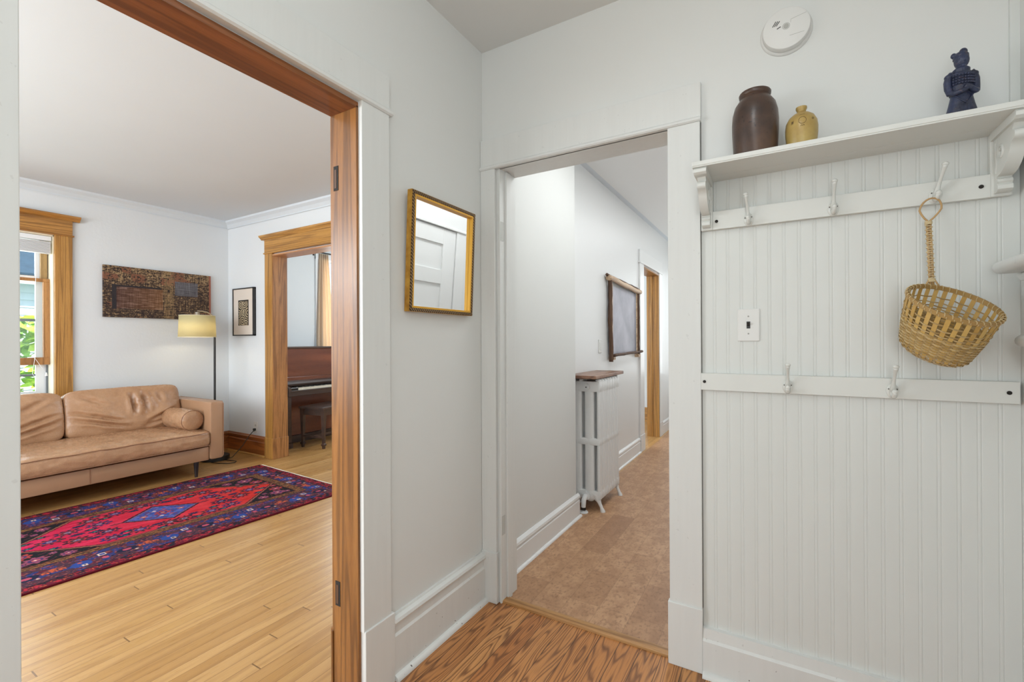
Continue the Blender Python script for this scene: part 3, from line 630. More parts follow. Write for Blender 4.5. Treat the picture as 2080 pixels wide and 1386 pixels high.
def canvas_col(U, V):       # U along wall 0.94, V up 0.5
    q = 0.003; W_, H_ = 0.94, 0.495
    c = np.zeros(U.shape + (3,)); c[:] = (70, 54, 46)
    a = vnoise(U, V, 260, 18, 1); b = vnoise(U, V, 18, 260, 2); d = vnoise(U, V, 110, 140, 3); e = vnoise(U, V, 9, 12, 4)
    rg = vnoise(U, V, 40, 60, 6)
    wv = 0.5 * a + 0.5 * b
    up = np.clip((V - 0.02) / 0.16, 0, 1)
    tan = (wv * 0.6 + d * 0.4 + up * 0.16 + (np.abs(U - 0.08) < 0.05) * 0.08) > 0.60; c[tan] = (118, 94, 70)
    tan2 = (wv * 0.6 + d * 0.4 + up * 0.12) > 0.70; c[tan2] = (158, 132, 98)
    dk = (wv * 0.5 + d * 0.5) < 0.36; c[dk] = (40, 34, 34)
    org = (e > 0.66) & (d > 0.4) & (np.abs(V) > 0.1); c[org] = (126, 84, 64)
    box = (U > -0.38) & (U < 0.01) & (V > -0.16) & (V < 0.06)
    base = np.array((92, 66, 58.)) + (U[..., None] + 0.38) / 0.4 * np.array((30, 22, 4.)) + (wv[..., None] - 0.5) * 60 + ((b[..., None] > 0.62) * 18)
    base -= (np.sin(V * 2 * PI / 0.011)[..., None] > 0.3) * 16
    c[box] = base[box]; c[((U > -0.41) & (U < -0.375) & (V > -0.17) & (V < 0.07)) | ((U > -0.40) & (U < 0.0) & (V > 0.05) & (V < 0.068))] = (46, 42, 46)
    g2 = (U > 0.12) & (U < 0.34) & (V > 0.0) & (V < 0.15); c[g2] = (np.array((92, 90, 96.)) + (wv[..., None] - 0.5) * 70)[g2]
    lad = (U > 0.02) & (U < 0.11) & (np.sin(V * 2 * PI / 0.016) > 0.25) & (a > 0.25); c[lad] = (146, 120, 84)
    c[(U > 0.453)] = (150, 92, 74)
    c += (rng.random(U.shape)[..., None] - 0.5) * 22
    return c
art = thing('abstract_painting', 'wide dark brown woven-texture abstract canvas on wall above the leather sofa', 'painting', (XF + 0.004, 2.25, 1.742))
Mx = Matrix(((0, 0, 1, 0), (1, 0, 0, 0), (0, 1, 0, 0), (0, 0, 0, 1)))
grid_mesh('canvas', 0.945, 0.495, 0.0022, canvas_col, vcol_mat('canvas_paint', 0.6, (300, 0.4, 0.002)), art, 0.028, Mx)
def print_col(U, V):        # 0.21 x 0.29
    c = np.zeros(U.shape + (3,)); c[:] = (190, 172, 142)
    cs = [(0.085, 0.0, 0.014), (-0.05, 0.09, 0.011), (-0.02, -0.09, 0.012), (0.03, 0.12, 0.011), (-0.085, -0.01, 0.011), (0.05, -0.13, 0.012)]
    best = None; val = None
    for cu, cv, p in cs:
        d = np.hypot(U - cu, V - cv); 
        if best is None: best = d; val = np.sin(d / p * PI)
        else:
            m_ = d < best; best = np.where(m_, d, best); val = np.where(m_, np.sin(d / p * PI), val)
    c[val > 0.0] = (52, 44, 38); c[(np.abs(U) > 0.088) | (V > 0.128)] = (48, 42, 38); return c
fr = thing('framed_print', 'small black-framed print of swirling rings beside the oak doorway', 'picture', (-5.20, YF, 1.587))
bm = NB(); fw_, fh = 0.205, 0.268
for a in ((-fw_, -fw_ + 0.012, -fh, fh), (fw_ - 0.012, fw_, -fh, fh)): bx(bm, a[0], a[1], -0.034, 0, a[2], a[3])
for a in ((-fw_, fw_, -fh, -fh + 0.012), (-fw_, fw_, fh - 0.012, fh)): bx(bm, a[0], a[1], -0.034, 0, a[2], a[3])
obj('frame', bm, plain('black_frame', S(44, 42, 42), 0.4), fr)
obj('mat_board', B1(-fw_ + 0.01, fw_ - 0.01, -0.026, -0.002, -fh + 0.01, fh - 0.01), plain('mat_paper', S(222, 210, 198), 0.8), fr)
My = Matrix(((1, 0, 0, 0.005), (0, 0, -1, -0.026), (0, 1, 0, -0.01), (0, 0, 0, 1)))
grid_mesh('print', 0.20, 0.285, 0.0022, print_col, vcol_mat('print_ink', 0.8), fr, 0.002, My)

# ------------------------------------------------------------------ sofa
def leather():
    t = NT('tan_leather', 0.36); c = t.co()
    f = t.noise(c, 4.5, 4, 0.6); g_ = t.noise(c, 28, 4, 0.7)
    t.col(t.mix(t.ramp(g_, [(0.35, 0.0), (0.75, 0.35)]), t.ramp(f, [(0.3, S(172, 130, 96)), (0.7, S(190, 150, 116))]), S(152, 106, 78)))
    t.put(t.b.inputs['Roughness'], t.m1('MULTIPLY_ADD', g_, 0.30, 0.12))
    v = t.node('ShaderNodeTexVoronoi'); v.inputs['Scale'].default_value = 240; t.L(c, v.inputs['Vector'])
    h = t.m1('ADD', t.m1('MULTIPLY', v.outputs['Distance'], 0.12), t.m1('MULTIPLY', t.noise(c, 9, 3, 0.6), 1.2)); t.bump(h, 0.30, 0.012)
    return t.m
LEA = leather(); PIPE = plain('leather_piping', S(148, 106, 78), 0.45); LEAB = plain('tan_leather_frame', S(170, 131, 100), 0.32, bump=(200, 0.1, 0.002), var=0.05)
def cushion(name, size, center, parent, seed=0, puff=0.28, n=7, amp=0.02, m=None, wr=None, cuts=44, rot=None):
    """soft rounded box; puff direction is the local x (thin) axis; wr = wrinkle function(p)->displacement"""
    bm = NB(); bmesh.ops.create_cube(bm, size=2); bmesh.ops.subdivide_edges(bm, edges=bm.edges[:], cuts=cuts, use_grid_fill=True)
    sx, sy, sz = size[0] / 2, size[1] / 2, size[2] / 2
    for v in bm.verts:
        p = v.co.copy(); k = (abs(p.x) ** n + abs(p.y) ** n + abs(p.z) ** n) ** (1 / n); p /= k
        v.co = p
    for v in bm.verts:
        p = v.co.copy(); th = (1 - puff * (0.55 * abs(p.y) ** 2.4 + 0.55 * abs(p.z) ** 2.4))
        q = Vector((p.x * sx * th, p.y * sy, p.z * sz))
        nn = Vector((p.x * 2, p.y * 0.3, p.z * 0.3)).normalized()
        s_ = q + Vector((seed * 3.1, seed, 0))
        w = noise.noise(s_ * 4.5) * amp + abs(noise.noise(s_ * 9)) * amp * 0.6
        if wr: w += wr(p)
        v.co = q + nn * w
    bm.transform((rot or Matrix.Identity(4)))
    bm.transform(Matrix.Translation(center))
    return obj(name, bm, m or LEA, parent, smooth='all')
sofa = thing('leather_sofa', 'tan leather sofa with loose back cushions under the abstract canvas', 'sofa', (-5.05, 1.41, 0))
# local coordinates: x toward room (front at +0.42), y along, z up
SF = 0.42; SB = -0.43; HL = 0.99
obj('seat_frame', B1(SB, SF - 0.02, -HL + 0.11, HL - 0.125, 0.137, 0.262, bev=0.008), LEAB, sofa, smooth=True)
obj('frame_seam', B1(SF - 0.021, SF - 0.017, -0.002, 0.002, 0.14, 0.26), PIPE, sofa)
obj('back_frame', B1(SB, SB + 0.13, -HL + 0.11, HL - 0.125, 0.2, 0.70, bev=0.02), LEAB, sofa, smooth=True)
def arm(y0, y1):
    bm = NB(); bx(bm, SB, SF, y0, y1, 0.137, 0.682, 0.022); o = obj('arm', bm, LEAB, sofa, smooth=True)
    bm = NB(); 
    tube(bm, [(SF - 0.002, y1 - 0.006, 0.16), (SF - 0.002, y1 - 0.006, 0.655), (SF - 0.02, y1 - 0.008, 0.679), (SB + 0.02, y1 - 0.008, 0.680)], 0.0028, 6)
    obj('piping', bm, PIPE, o, smooth=True)
arm(HL - 0.122, HL); arm(-HL, -HL + 0.122)
def seatw(p): 
    w = 0.0
    w += 0.005 * noise.noise(Vector((p.y * 22, p.x * 5, p.z * 2))) * (0.4 + 0.6 * max(0, p.x)) + 0.003 * noise.noise(Vector((p.y * 50, p.x * 9, 4))) * max(0, p.x); return w
bm = NB(); bmesh.ops.create_cube(bm, size=2); bmesh.ops.subdivide_edges(bm, edges=bm.edges[:], cuts=70, use_grid_fill=True)
for v in bm.verts:
    p = v.co.copy(); n_ = 9; k = (abs(p.x) ** n_ + abs(p.y) ** 22 + abs(p.z) ** n_) ** (1 / n_); p = Vector((p.x / k, max(-1, min(1, p.y)), p.z / k))
    dome = 0.03 * (1 - abs(p.x) ** 2) * (1 - abs(p.y) ** 4)
    crown_ = 0.012 * math.sin((p.y + 1) * PI)
    z = p.z * 0.078 + (dome if p.z > 0 else -0.0) * max(p.z, 0)
    x = p.x * 0.375 + (0.018 * (1 - p.z * p.z) if p.x > 0 else 0) 
    v.co = Vector((x, p.y * (HL - 0.128), z)) + Vector((1 if p.x > 0.9 else 0, 0, 1 if p.z > 0 else 0)) * (seatw(p) + 0.006 * noise.noise(Vector((p.y * 7, p.x * 3, 5))))
bm.transform(Matrix.Translation((0.055, 0, 0.342)))
sc_ = obj('seat_cushion', bm, LEA, sofa, smooth='all')
bm = NB(); tube(bm, [(0.445, -HL + 0.14 + i * (2 * HL - 0.28) / 40, 0.400 + 0.002 * math.sin(i)) for i in range(41)], 0.0035, 6); tube(bm, [(0.440, -HL + 0.14 + i * (2 * HL - 0.28) / 40, 0.282) for i in range(41)], 0.0035, 6)
obj('piping', bm, PIPE, sc_, smooth=True)
def backw(sd):
    def f(p):
        w = 0.0
        if p.x > 0:
            # folds radiating from the lower middle
            for (a0, b0, a1, b1, d, wd) in ((-0.95, 0.1, -0.1, -0.55, 0.016, 0.05), (-0.9, -0.25, 0.0, -0.8, 0.014, 0.05), (0.05, 0.75, 0.1, -0.35, 0.022, 0.045), (0.25, 0.8, 0.32, -0.3, 0.016, 0.05), (0.9, -0.1, 0.25, -0.75, 0.016, 0.06), (0.95, -0.45, 0.2, -0.85, 0.012, 0.05), (-0.8, 0.75, -0.35, 0.2, 0.010, 0.06), (0.55, 0.7, 0.6, 0.1, 0.010, 0.05)):
                px, pz = p.y * sd, p.z; dx, dz = a1 - a0, b1 - b0; t_ = max(0, min(1, ((px - a0) * dx + (pz - b0) * dz) / (dx * dx + dz * dz)))
                t2 = math.sin(PI * min(1, max(0, t_))) if 0 < t_ < 1 else 0
                dd = math.hypot(px - a0 - dx * t_, (pz - b0 - dz * t_) * 0.6) + 0.02 * noise.noise(Vector((px * 6, pz * 6, sd)))
                w -= 1.5 * d * math.exp(-(dd / wd) ** 2) * t2; w += d * 1.05 * math.exp(-((dd - wd * 1.6) / (wd * 1.1)) ** 2) * t2
        return w
    return f
tilt = Matrix.Rotation(R(-13), 4, 'Y')
for yc, sd in ((0.434, 1), (-0.434, -1)):
    cu_ = cushion('back_cushion', (0.23, 0.865, 0.42), (-0.205, yc, 0.618), sofa, seed=sd, puff=0.42, n=8, amp=0.012, wr=backw(sd), rot=tilt, cuts=64)
    bm = NB(); pts = []
    for i in range(60):
        a = 2 * PI * i / 60; c_, s_ = math.cos(a), math.sin(a); e = 0.3
        p = Vector((0.062, 0.412 * math.copysign(abs(c_) ** e, c_), 0.192 * math.copysign(abs(s_) ** e, s_)))
        p = tilt @ p + Vector((-0.205, yc, 0.618)); pts.append(p)
    pts.append(pts[0]); tube(bm, pts, 0.0035, 6, cap=False); obj('welt', bm, PIPE, cu_, smooth=True)
for lx, ly in ((0.385, 0.76), (0.385, -0.76), (-0.36, 0.76), (-0.36, -0.76)):
    bm = NB(); cyl(bm, (lx, ly, 0.069), 0.0125, 0.138, 'z', 20, 0.022); obj('leg', bm, plain('dark_leg', S(36, 30, 32), 0.35), sofa, smooth=True)
bo = thing('bolster_cushion', 'tan leather bolster lying against the right arm of the sofa', 'cushion', (-4.96, 2.178, 0.515))
bm = NB(); lathe(bm, [(0.0, -0.235), (0.045, -0.232), (0.083, -0.222), (0.093, -0.21), (0.098, -0.12), (0.099, 0), (0.098, 0.12), (0.093, 0.21), (0.083, 0.222), (0.045, 0.228), (0.0, 0.226)], n=48)
bmesh.ops.subdivide_edges(bm, edges=[e for e in bm.edges if abs(e.verts[0].co.z - e.verts[1].co.z) > 0.05], cuts=8)
for v in bm.verts:
    r_ = math.hypot(v.co.x, v.co.y)
    if r_ > 0.02: v.co += Vector((v.co.x, v.co.y, 0)).normalized() * (0.004 * noise.noise(v.co * 22) + (0.0025 * math.sin(math.atan2(v.co.y, v.co.x) * 14) if abs(v.co.z) > 0.215 else 0))
bm.transform(Matrix.Rotation(PI / 2, 4, 'Y')); obj('cover', bm, LEA, bo, smooth='all')
for sx in (-0.212, 0.212):
    bm = NB(); tube(bm, [(sx, 0.092 * math.cos(2 * PI * i / 40), 0.092 * math.sin(2 * PI * i / 40)) for i in range(41)], 0.0035, 6, cap=False)
    obj('welt', bm, PIPE, bo, smooth=True)

# ------------------------------------------------------------------ floor lamp
LX, LYP = -5.2, 2.60
lamp = thing('floor_lamp', 'black arc floor lamp with cream drum shade behind the sofa arm', 'lamp', (LX, LYP, 0))
bm = NB(); cyl(bm, (0.0, 0.0, 0.022), 0.135, 0.044, 'z', 48); bmesh.ops.bevel(bm, geom=[e for e in bm.edges if abs(e.verts[0].co.z - e.verts[1].co.z) < 1e-4 and e.verts[0].co.z > 0.03], offset=0.004, segments=2, affect='EDGES')
obj('base', bm, BLACK, lamp, smooth=True)
bm = NB(); tube(bm, [(0, 0.0, 0.04), (0, 0.002, 1.46)], 0.0105, 14); obj('pole', bm, BLACK, lamp, smooth=True)
bm = NB(); tube(bm, [(0, 0.002, 1.45), (0, -0.005, 1.50), (0, -0.03, 1.54), (0, -0.07, 1.562), (0, -0.12, 1.572), (0, -0.165, 1.572)], 0.007, 12); obj('arc_arm', bm, plain('brushed_nickel', S(176, 166, 150), 0.3, 0.9), lamp, smooth=True)
SY = -0.165
bm = NB(); rings = [ell(0, SY, 1.303, 0.165, 0.165, 56), ell(0, SY, 1.523, 0.157, 0.157, 56)]
loft(bm, rings, cap=False)
sm_ = NT('linen_shade', 0.9); sm_.col(S(226, 214, 160)); x_, y_, z_ = sm_.sep(sm_.co())
wv_ = sm_.noise(sm_.com(sm_.m1('MULTIPLY', x_, 300), sm_.m1('MULTIPLY', y_, 300), sm_.m1('MULTIPLY', z_, 900)), 1, 2)
sm_.col(sm_.ramp(wv_, [(0.3, S(216, 206, 160)), (0.7, S(232, 224, 186))]))
tl = sm_.node('ShaderNodeBsdfTranslucent'); tl.inputs[0].default_value = S(236, 226, 186); ms = sm_.node('ShaderNodeMixShader'); ms.inputs[0].default_value = 0.45
sm_.L(sm_.b.outputs[0], ms.inputs[1]); sm_.L(tl.outputs[0], ms.inputs[2]); sm_.L(ms.outputs[0], sm_.n['Material Output'].inputs[0])
shd = obj('lamp_shade', bm, sm_.m, lamp, smooth='all'); so = shd.modifiers.new('thick', 'SOLIDIFY'); so.thickness = 0.002
STR = plain('shade_trim', S(232, 224, 196), 0.7)
for zz, rr in ((1.303, 0.1655), (1.523, 0.1575)):
    bm = NB(); tube(bm, [(rr * math.cos(2 * PI * i / 48), SY + rr * math.sin(2 * PI * i / 48), zz) for i in range(49)], 0.003, 6, cap=False)
    if zz > 1.4:
        for k in range(3): tube(bm, [(0, SY, 1.515), (0.155 * math.cos(k * 2.1), SY + 0.155 * math.sin(k * 2.1), 1.515)], 0.0015, 5)
    obj('shade_ring', bm, STR, shd, smooth=True)
bm = NB(); cyl(bm, (0, SY, 1.545), 0.02, 0.03); cyl(bm, (0, SY, 1.50), 0.017, 0.06); obj('socket', bm, plain('grey_socket', S(150, 140, 128), 0.4), lamp, smooth=True)
bm = NB(); sph(bm, (0, SY, 1.43), 0.03); bu = obj('bulb', bm, plain('bulb_glass', S(255, 245, 220), 0.3), lamp, smooth='all')
bu.data.materials[0].node_tree.nodes['Principled BSDF'].inputs['Emission Color'].default_value = (1, 0.8, 0.5, 1); bu.data.materials[0].node_tree.nodes['Principled BSDF'].inputs['Emission Strength'].default_value = 3
light('POINT', 'floor_lamp_bulb', (LX, LYP + SY, 1.375), 1.6, (1, 0.88, 0.66), radius=0.03)
cord = NB(); tube(cord, [(-5.07, 2.62, 0.006), (-5.0, 2.64, 0.006), (-4.90, 2.66, 0.005), (-4.86, 2.62, 0.005), (-4.89, 2.56, 0.005), (-4.98, 2.52, 0.005), (-5.08, 2.50, 0.006)], 0.004, 8)
tube(cord, [(-5.07, 2.64, 0.008), (-5.05, 2.70, 0.02), (-5.03, 2.80, 0.13), (-5.02, 2.86, 0.22), (-5.01, 2.895, 0.262), (-5.005, 2.912, 0.268)], 0.004, 8)
cord.transform(Matrix.Translation((-LX, -LYP, 0))); cord = obj('power_cord', cord, BLACK, lamp, smooth='all')
ot = thing('wall_outlet', 'white wall outlet with plug above the oak baseboard', 'outlet', (-5.005, YF, 0.305))
obj('cover_plate', B1(-0.036, 0.036, -0.006, 0, -0.062, 0.062, bev=0.002), PLASTIC, ot)
bm = NB(); 
for zz in (-0.022, 0.022): bx(bm, -0.017, 0.017, -0.0075, -0.004, zz - 0.014, zz + 0.014, 0.002)
obj('receptacle', bm, plain('outlet_face', S(214, 214, 210), 0.4), ot)
bm = NB()
for zz in (0.022,):
    for xx in (-0.006, 0.006): bx(bm, xx - 0.0012, xx + 0.0012, -0.008, -0.007, zz - 0.004, zz + 0.006)
obj('slot', bm, DARKHOLE, ot)
bm = NB(); bx(bm, -5.018, -4.992, 2.898, 2.922, 0.270, 0.296, 0.004); bm.transform(Matrix.Translation((-LX, -LYP, 0))); obj('plug', bm, BLACK, cord)

# ------------------------------------------------------------------ piano and bench
PW = wood('piano_wood', S(136, 76, 50), S(100, 54, 38), S(52, 30, 24), 'y', 0.26, k=2, fine=0.5, across=7)
PWD = wood('piano_dark_wood', S(80, 56, 44), S(62, 44, 36), S(36, 26, 23), 'y', 0.35, k=3, fine=0.6, across=9)
pn = thing('upright_piano', 'dark mahogany upright piano standing beyond the oak doorway', 'piano', (-5.2, 3.27, 0))
PL = 1.48
obj('case_side', B1(-0.27, 0.0, 0.0, 0.03, 0.0, 1.165, bev=0.003), PWD, pn); obj('case_side', B1(-0.27, 0.0, PL - 0.03, PL, 0.0, 1.165, bev=0.003), PWD, pn)
obj('lid', B1(-0.275, 0.022, -0.015, PL + 0.015, 1.165, 1.188, bev=0.004), PWD, pn)
obj('upper_panel', B1(-0.02, 0.006, 0.03, PL - 0.03, 0.815, 1.165, bev=0.003), PW, pn)
obj('panel_rail', B1(-0.02, 0.022, 0.03, PL - 0.03, 0.765, 0.815, bev=0.003), PW, pn)
obj('back_panel', B1(-0.27, -0.25, 0.03, PL - 0.03, 0.05, 1.165), PWD, pn)
obj('lower_panel', B1(-0.03, -0.005, 0.03, PL - 0.03, 0.09, 0.60, bev=0.003), PW, pn)
obj('bottom_board', B1(-0.05, 0.02, 0.0, PL, 0.0, 0.09, bev=0.003), PWD, pn)
bm = NB(); prism(bm, [(0.0, 0.712), (0.10, 0.712), (0.105, 0.735), (0.09, 0.760), (0.02, 0.772), (0.0, 0.772)], 'y', 0.03, PL - 0.03)
obj('fallboard', bm, PWD, pn)
bm = NB(); bx(bm, 0.0, 0.27, 0.0, PL, 0.605, 0.662, 0.004); obj('key_bed', bm, PWD, pn)
obj('key_slip', B1(0.255, 0.275, 0.03, PL - 0.03, 0.655, 0.674, bev=0.002), PWD, pn)
for y0 in (0.0, PL - 0.035):
    bm = NB(); prism(bm, [(0, 0.655), (0.275, 0.655), (0.275, 0.700), (0.255, 0.715), (0.14, 0.735), (0.02, 0.775), (0, 0.775)], 'y', y0, y0 + 0.035); obj('key_cheek', bm, PWD, pn)
for y0 in (0.035, PL - 0.135): obj('key_block', B1(0.09, 0.255, y0, y0 + 0.10, 0.66, 0.705, bev=0.003), plain('black_lacquer', S(28, 24, 24), 0.2), pn)
kb = obj('keyboard', B1(0.09, 0.25, 0.135, PL - 0.135, 0.662, 0.672), DARKHOLE, pn)
IVORY = plain('ivory', S(224, 216, 198), 0.25); EB = plain('ebony', S(22, 20, 20), 0.25)
kw = (PL - 0.27) / 52
wk = bk = None
for i in range(52):
    if wk is None: wk = obj('white_key', B1(0.10, 0.254, 0.0006, kw - 0.0006, 0.672, 0.698, bev=0.001), IVORY, kb); o = wk
    else: o = wk.copy(); C.objects.link(o)
    o.location = (0, 0.135 + i * kw, 0)
    if i % 7 not in (1, 4) and i < 51:
        if bk is None: bk = obj('black_key', B1(0.10, 0.195, -0.0055, 0.0055, 0.69, 0.711, bev=0.001), EB, kb); o = bk
        else: o = bk.copy(); C.objects.link(o)
        o.location = (0, 0.135 + (i + 1) * kw, 0)
for y0 in (0.0, PL - 0.05):
    bm = NB(); bx(bm, 0.20, 0.25, y0, y0 + 0.05, 0.06, 0.605, 0.003); bx(bm, -0.05, 0.27, y0 - 0.005, y0 + 0.055, 0.0, 0.06, 0.004); obj('front_leg', bm, PWD, pn)
BR = plain('brass', S(190, 160, 110), 0.3, 1.0)
for yy in (0.66, 0.74, 0.82):
    bm = NB(); bx(bm, 0.0, 0.10, yy - 0.01, yy + 0.01, 0.045, 0.055, 0.003); sph(bm, (0.10, yy, 0.05), 0.016, (1, 1, 0.4)); obj('pedal', bm, BR, pn)
bench = thing('piano_bench', 'dark wooden bench with a lower stretcher in front of the piano', 'bench', (-4.80, 3.78, 0), (0, 0, R(10)))
obj('seat', B1(-0.185, 0.185, -0.37, 0.37, 0.46, 0.485, bev=0.005), PWD, bench)
bm = NB(); bx(bm, -0.165, -0.145, -0.34, 0.34, 0.385, 0.46); bx(bm, 0.145, 0.165, -0.34, 0.34, 0.385, 0.46); bx(bm, -0.165, 0.165, -0.34, -0.32, 0.385, 0.46); bx(bm, -0.165, 0.165, 0.32, 0.34, 0.385, 0.46)
obj('apron', bm, PWD, bench)
for sx in (-1, 1):
    for sy in (-1, 1):
        bm = NB(); cx, cy = sx * 0.155, sy * 0.33
        loft(bm, [[(cx - a, cy - a, z), (cx + a, cy - a, z), (cx + a, cy + a, z), (cx - a, cy + a, z)] for a, z in ((0.012, 0.0), (0.014, 0.03), (0.021, 0.04), (0.021, 0.055), (0.013, 0.065), (0.014, 0.12), (0.022, 0.40), (0.023, 0.46))]); obj('leg', bm, PWD, bench)
bm = NB(); bx(bm, -0.15, 0.15, -0.338, -0.322, 0.12, 0.145); bx(bm, -0.15, 0.15, 0.322, 0.338, 0.12, 0.145); bx(bm, -0.012, 0.012, -0.33, 0.33, 0.12, 0.145); obj('stretcher', bm, PWD, bench)
# curtain and rod
rod = thing('curtain_rod', 'black curtain rod above the window beyond the piano', 'rod', (-5.505, 4.0, 2.49))
bm = NB(); tube(bm, [(0, 0.02, 0), (0, 1.55, 0)], 0.009, 12); obj('pole', bm, BLACK, rod, smooth=True)
bm = NB(); cyl(bm, (0, 0.0, 0), 0.013, 0.05, 'y'); obj('finial', bm, BLACK, rod, smooth=True)
bm = NB(); bx(bm, -0.044, 0.0, 0.05, 0.062, -0.012, 0.0); bx(bm, -0.044, -0.038, 0.045, 0.068, -0.05, 0.02); cyl(bm, (0.0, 0.056, -0.015), 0.006, 0.04); obj('bracket', bm, BLACK, rod)
bm = NB(); rings = []
ys = np.linspace(0, 1, 60)
top, bot = [], []
def cur(z, off):
    f = (2.48 - z) / 2.3; w = 0.14 + 0.16 * min(1, f * 1.6); sh_ = -0.05 * min(1, f * 1.6); out = []
    for i in range(61):
        t_ = i / 60; out.append((-5.512 + 0.018 * math.sin(t_ * 2 * PI * 4.5) * (0.8 + 0.3 * f) + off, 4.125 + sh_ + t_ * w, z))
    return out
zsx = [2.475 - i * 0.12 for i in range(20)]
f_ = [cur(z, 0) for z in zsx]; vv = [[bm.verts.new(p) for p in r_] for r_ in f_]
for a, b in zip(vv[:-1], vv[1:]):
    for i in range(60): bm.faces.new((a[i], a[i + 1], b[i + 1], b[i]))
ct = NT('curtain_cloth', 0.85); ct.col(S(236, 216, 190)); tl = ct.node('ShaderNodeBsdfTranslucent'); tl.inputs[0].default_value = S(244, 222, 196); ms = ct.node('ShaderNodeMixShader'); ms.inputs[0].default_value = 0.4
ct.L(ct.b.outputs[0], ms.inputs[1]); ct.L(tl.outputs[0], ms.inputs[2]); ct.L(ms.outputs[0], ct.n['Material Output'].inputs[0])
cu = obj('curtain', bm, ct.m, smooth='all'); cu.modifiers.new('thick', 'SOLIDIFY').thickness = 0.002
tag(cu, 'peach linen curtain hanging from the black rod above the piano', 'curtain')
w2 = NB(); bx(w2, XF, -5.53, 4.08, 4.2, 0.85, 2.42); bx(w2, XF, -5.53, 5.15, 5.27, 0.85, 2.42); bx(w2, XF, -5.525, 4.08, 5.27, 2.4, 2.48); bx(w2, XF, -5.51, 4.05, 5.3, 0.85, 0.9)
w2 = struct('window_2', w2, WHT); struct('glass', B1(-5.66, -5.655, 4.2, 5.15, 0.9, 2.4), GLASS, w2)

# ------------------------------------------------------------------ mirror on the left wall
mir = thing('wall_mirror', 'rectangular mirror in a gold and brown carved frame on entry wall', 'mirror', (-1.233, 1.508, 1.59), (0, R(2.5), 0))
# local: x out of the wall, y along, z up
MW, MH = 0.206, 0.232; FW = 0.021; D0, D1 = 0.002, 0.030
def goldmat():
    t = NT('gilt', 0.35, 0.55); f = t.noise(t.co(), 30, 3); t.col(t.ramp(f, [(0.3, S(176, 124, 44)), (0.7, S(214, 164, 70))])); return t.m
def carved():
    t = NT('carved_gilt', 0.5, 0.2); x, y, z = t.sep(t.co())
    s_ = t.m1('ADD', y, z); w = t.m1('SINE', t.m1('MULTIPLY', s_, 2 * PI / 0.0125)); n_ = t.noise(t.co(), 260, 3, 0.6)
    f = t.m1('ADD', t.m1('MULTIPLY_ADD', w, 0.28, 0.35), t.m1('MULTIPLY', n_, 0.35))
    t.col(t.ramp(f, [(0.35, S(62, 44, 26)), (0.62, S(104, 76, 44)), (0.85, S(170, 136, 84))])); t.bump(f, 0.8, 0.004); return t.m
GILT = goldmat()
bm = NB(); bx(bm, D0, D1 - 0.004, -MW, MW, -MH, -MH + FW); bx(bm, D0, D1 - 0.004, -MW, MW, MH - FW, MH); bx(bm, D0, D1 - 0.004, -MW, -MW + FW, -MH + FW, MH - FW); bx(bm, D0, D1 - 0.004, MW - FW, MW, -MH + FW, MH - FW)
fr_ = obj('frame', bm, GILT, mir)
bm = NB(); q = 0.0145; o0 = 0.001
for (a0, a1, b0, b1) in ((-MW + o0, MW - o0, -MH + o0, -MH + q), (-MW + o0, MW - o0, MH - q, MH - o0), (-MW + o0, -MW + q, -MH + q, MH - q), (MW - q, MW - o0, -MH + q, MH - q)): bx(bm, D1 - 0.008, D1, a0, a1, b0, b1, 0.003)
obj('carved_border', bm, carved(), fr_)
bm = NB()
F2 = FW + 0.0012
for (a0, a1, b0, b1) in ((-MW + q, MW - q, -MH + q, -MH + F2), (-MW + q, MW - q, MH - F2, MH - q), (-MW + q, -MW + F2, -MH + F2, MH - F2), (MW - F2, MW - q, -MH + F2, MH - F2)): bx(bm, 0.0128, D1 - 0.002, a0, a1, b0, b1, 0.0006)
obj('inner_lip', bm, plain('bright_gilt', S(222, 166, 50), 0.35, 0.25), fr_)
obj('mirror_glass', B1(0.008, 0.0125, -MW + 0.018, MW - 0.018, -MH + 0.018, MH - 0.018), plain('silvered_glass', (0.93, 0.94, 0.94, 1), 0.01, 1.0), mir)

# ------------------------------------------------------------------ smoke detector, switch, screws
sd = thing('smoke_detector', 'round white smoke detector high on the wall above the jars', 'smoke detector', (0.022, 1.845, 2.302))
def yl(bm, prof, n=64):  # lathe along -y
    b2 = NB(); lathe(b2, prof, n=n); b2.transform(Matrix.Rotation(PI / 2, 4, 'X')); me = bpy.data.meshes.new('t'); b2.to_mesh(me); b2.free(); bm.from_mesh(me); bpy.data.meshes.remove(me)
bm = NB(); yl(bm, [(0.078, 0), (0.078, 0.004), (0.074, 0.009), (0.072, 0.010), (0.0, 0.010)]); obj('mounting_plate', bm, PLASTIC, sd, smooth=True)
bm = NB(); yl(bm, [(0.066, 0.0), (0.066, 0.014), (0.0, 0.014)]); obj('vent_gap', bm, plain('grey_gap', S(120, 120, 116), 0.6), sd, smooth=True)
bm = NB(); yl(bm, [(0.071, 0.0125), (0.0715, 0.026), (0.069, 0.032), (0.064, 0.0345), (0.0, 0.036)]); obj('cover', bm, PLASTIC, sd, smooth=True)
bm = NB()
for i in range(3): tube(bm, [(-0.040 + i * 0.0055, -0.0353, 0.012 + i * 0.0), (-0.030 + i * 0.0055, -0.0353, 0.028 - i * 0.001)], 0.0012, 6)
tube(bm, [(-0.027, -0.0355, 0.0015), (-0.016, -0.0358, 0.006)], 0.0014, 6)
obj('vent_slot', bm, BLACK, sd)
bm = NB(); tube(bm, [(0.0 + 0.0105 * math.cos(i * PI / 16), -0.0358, 0.003 + 0.0105 * math.sin(i * PI / 16)) for i in range(33)], 0.0007, 6, cap=False); cyl(bm, (0, -0.0355, 0.003), 0.008, 0.003, 'y')
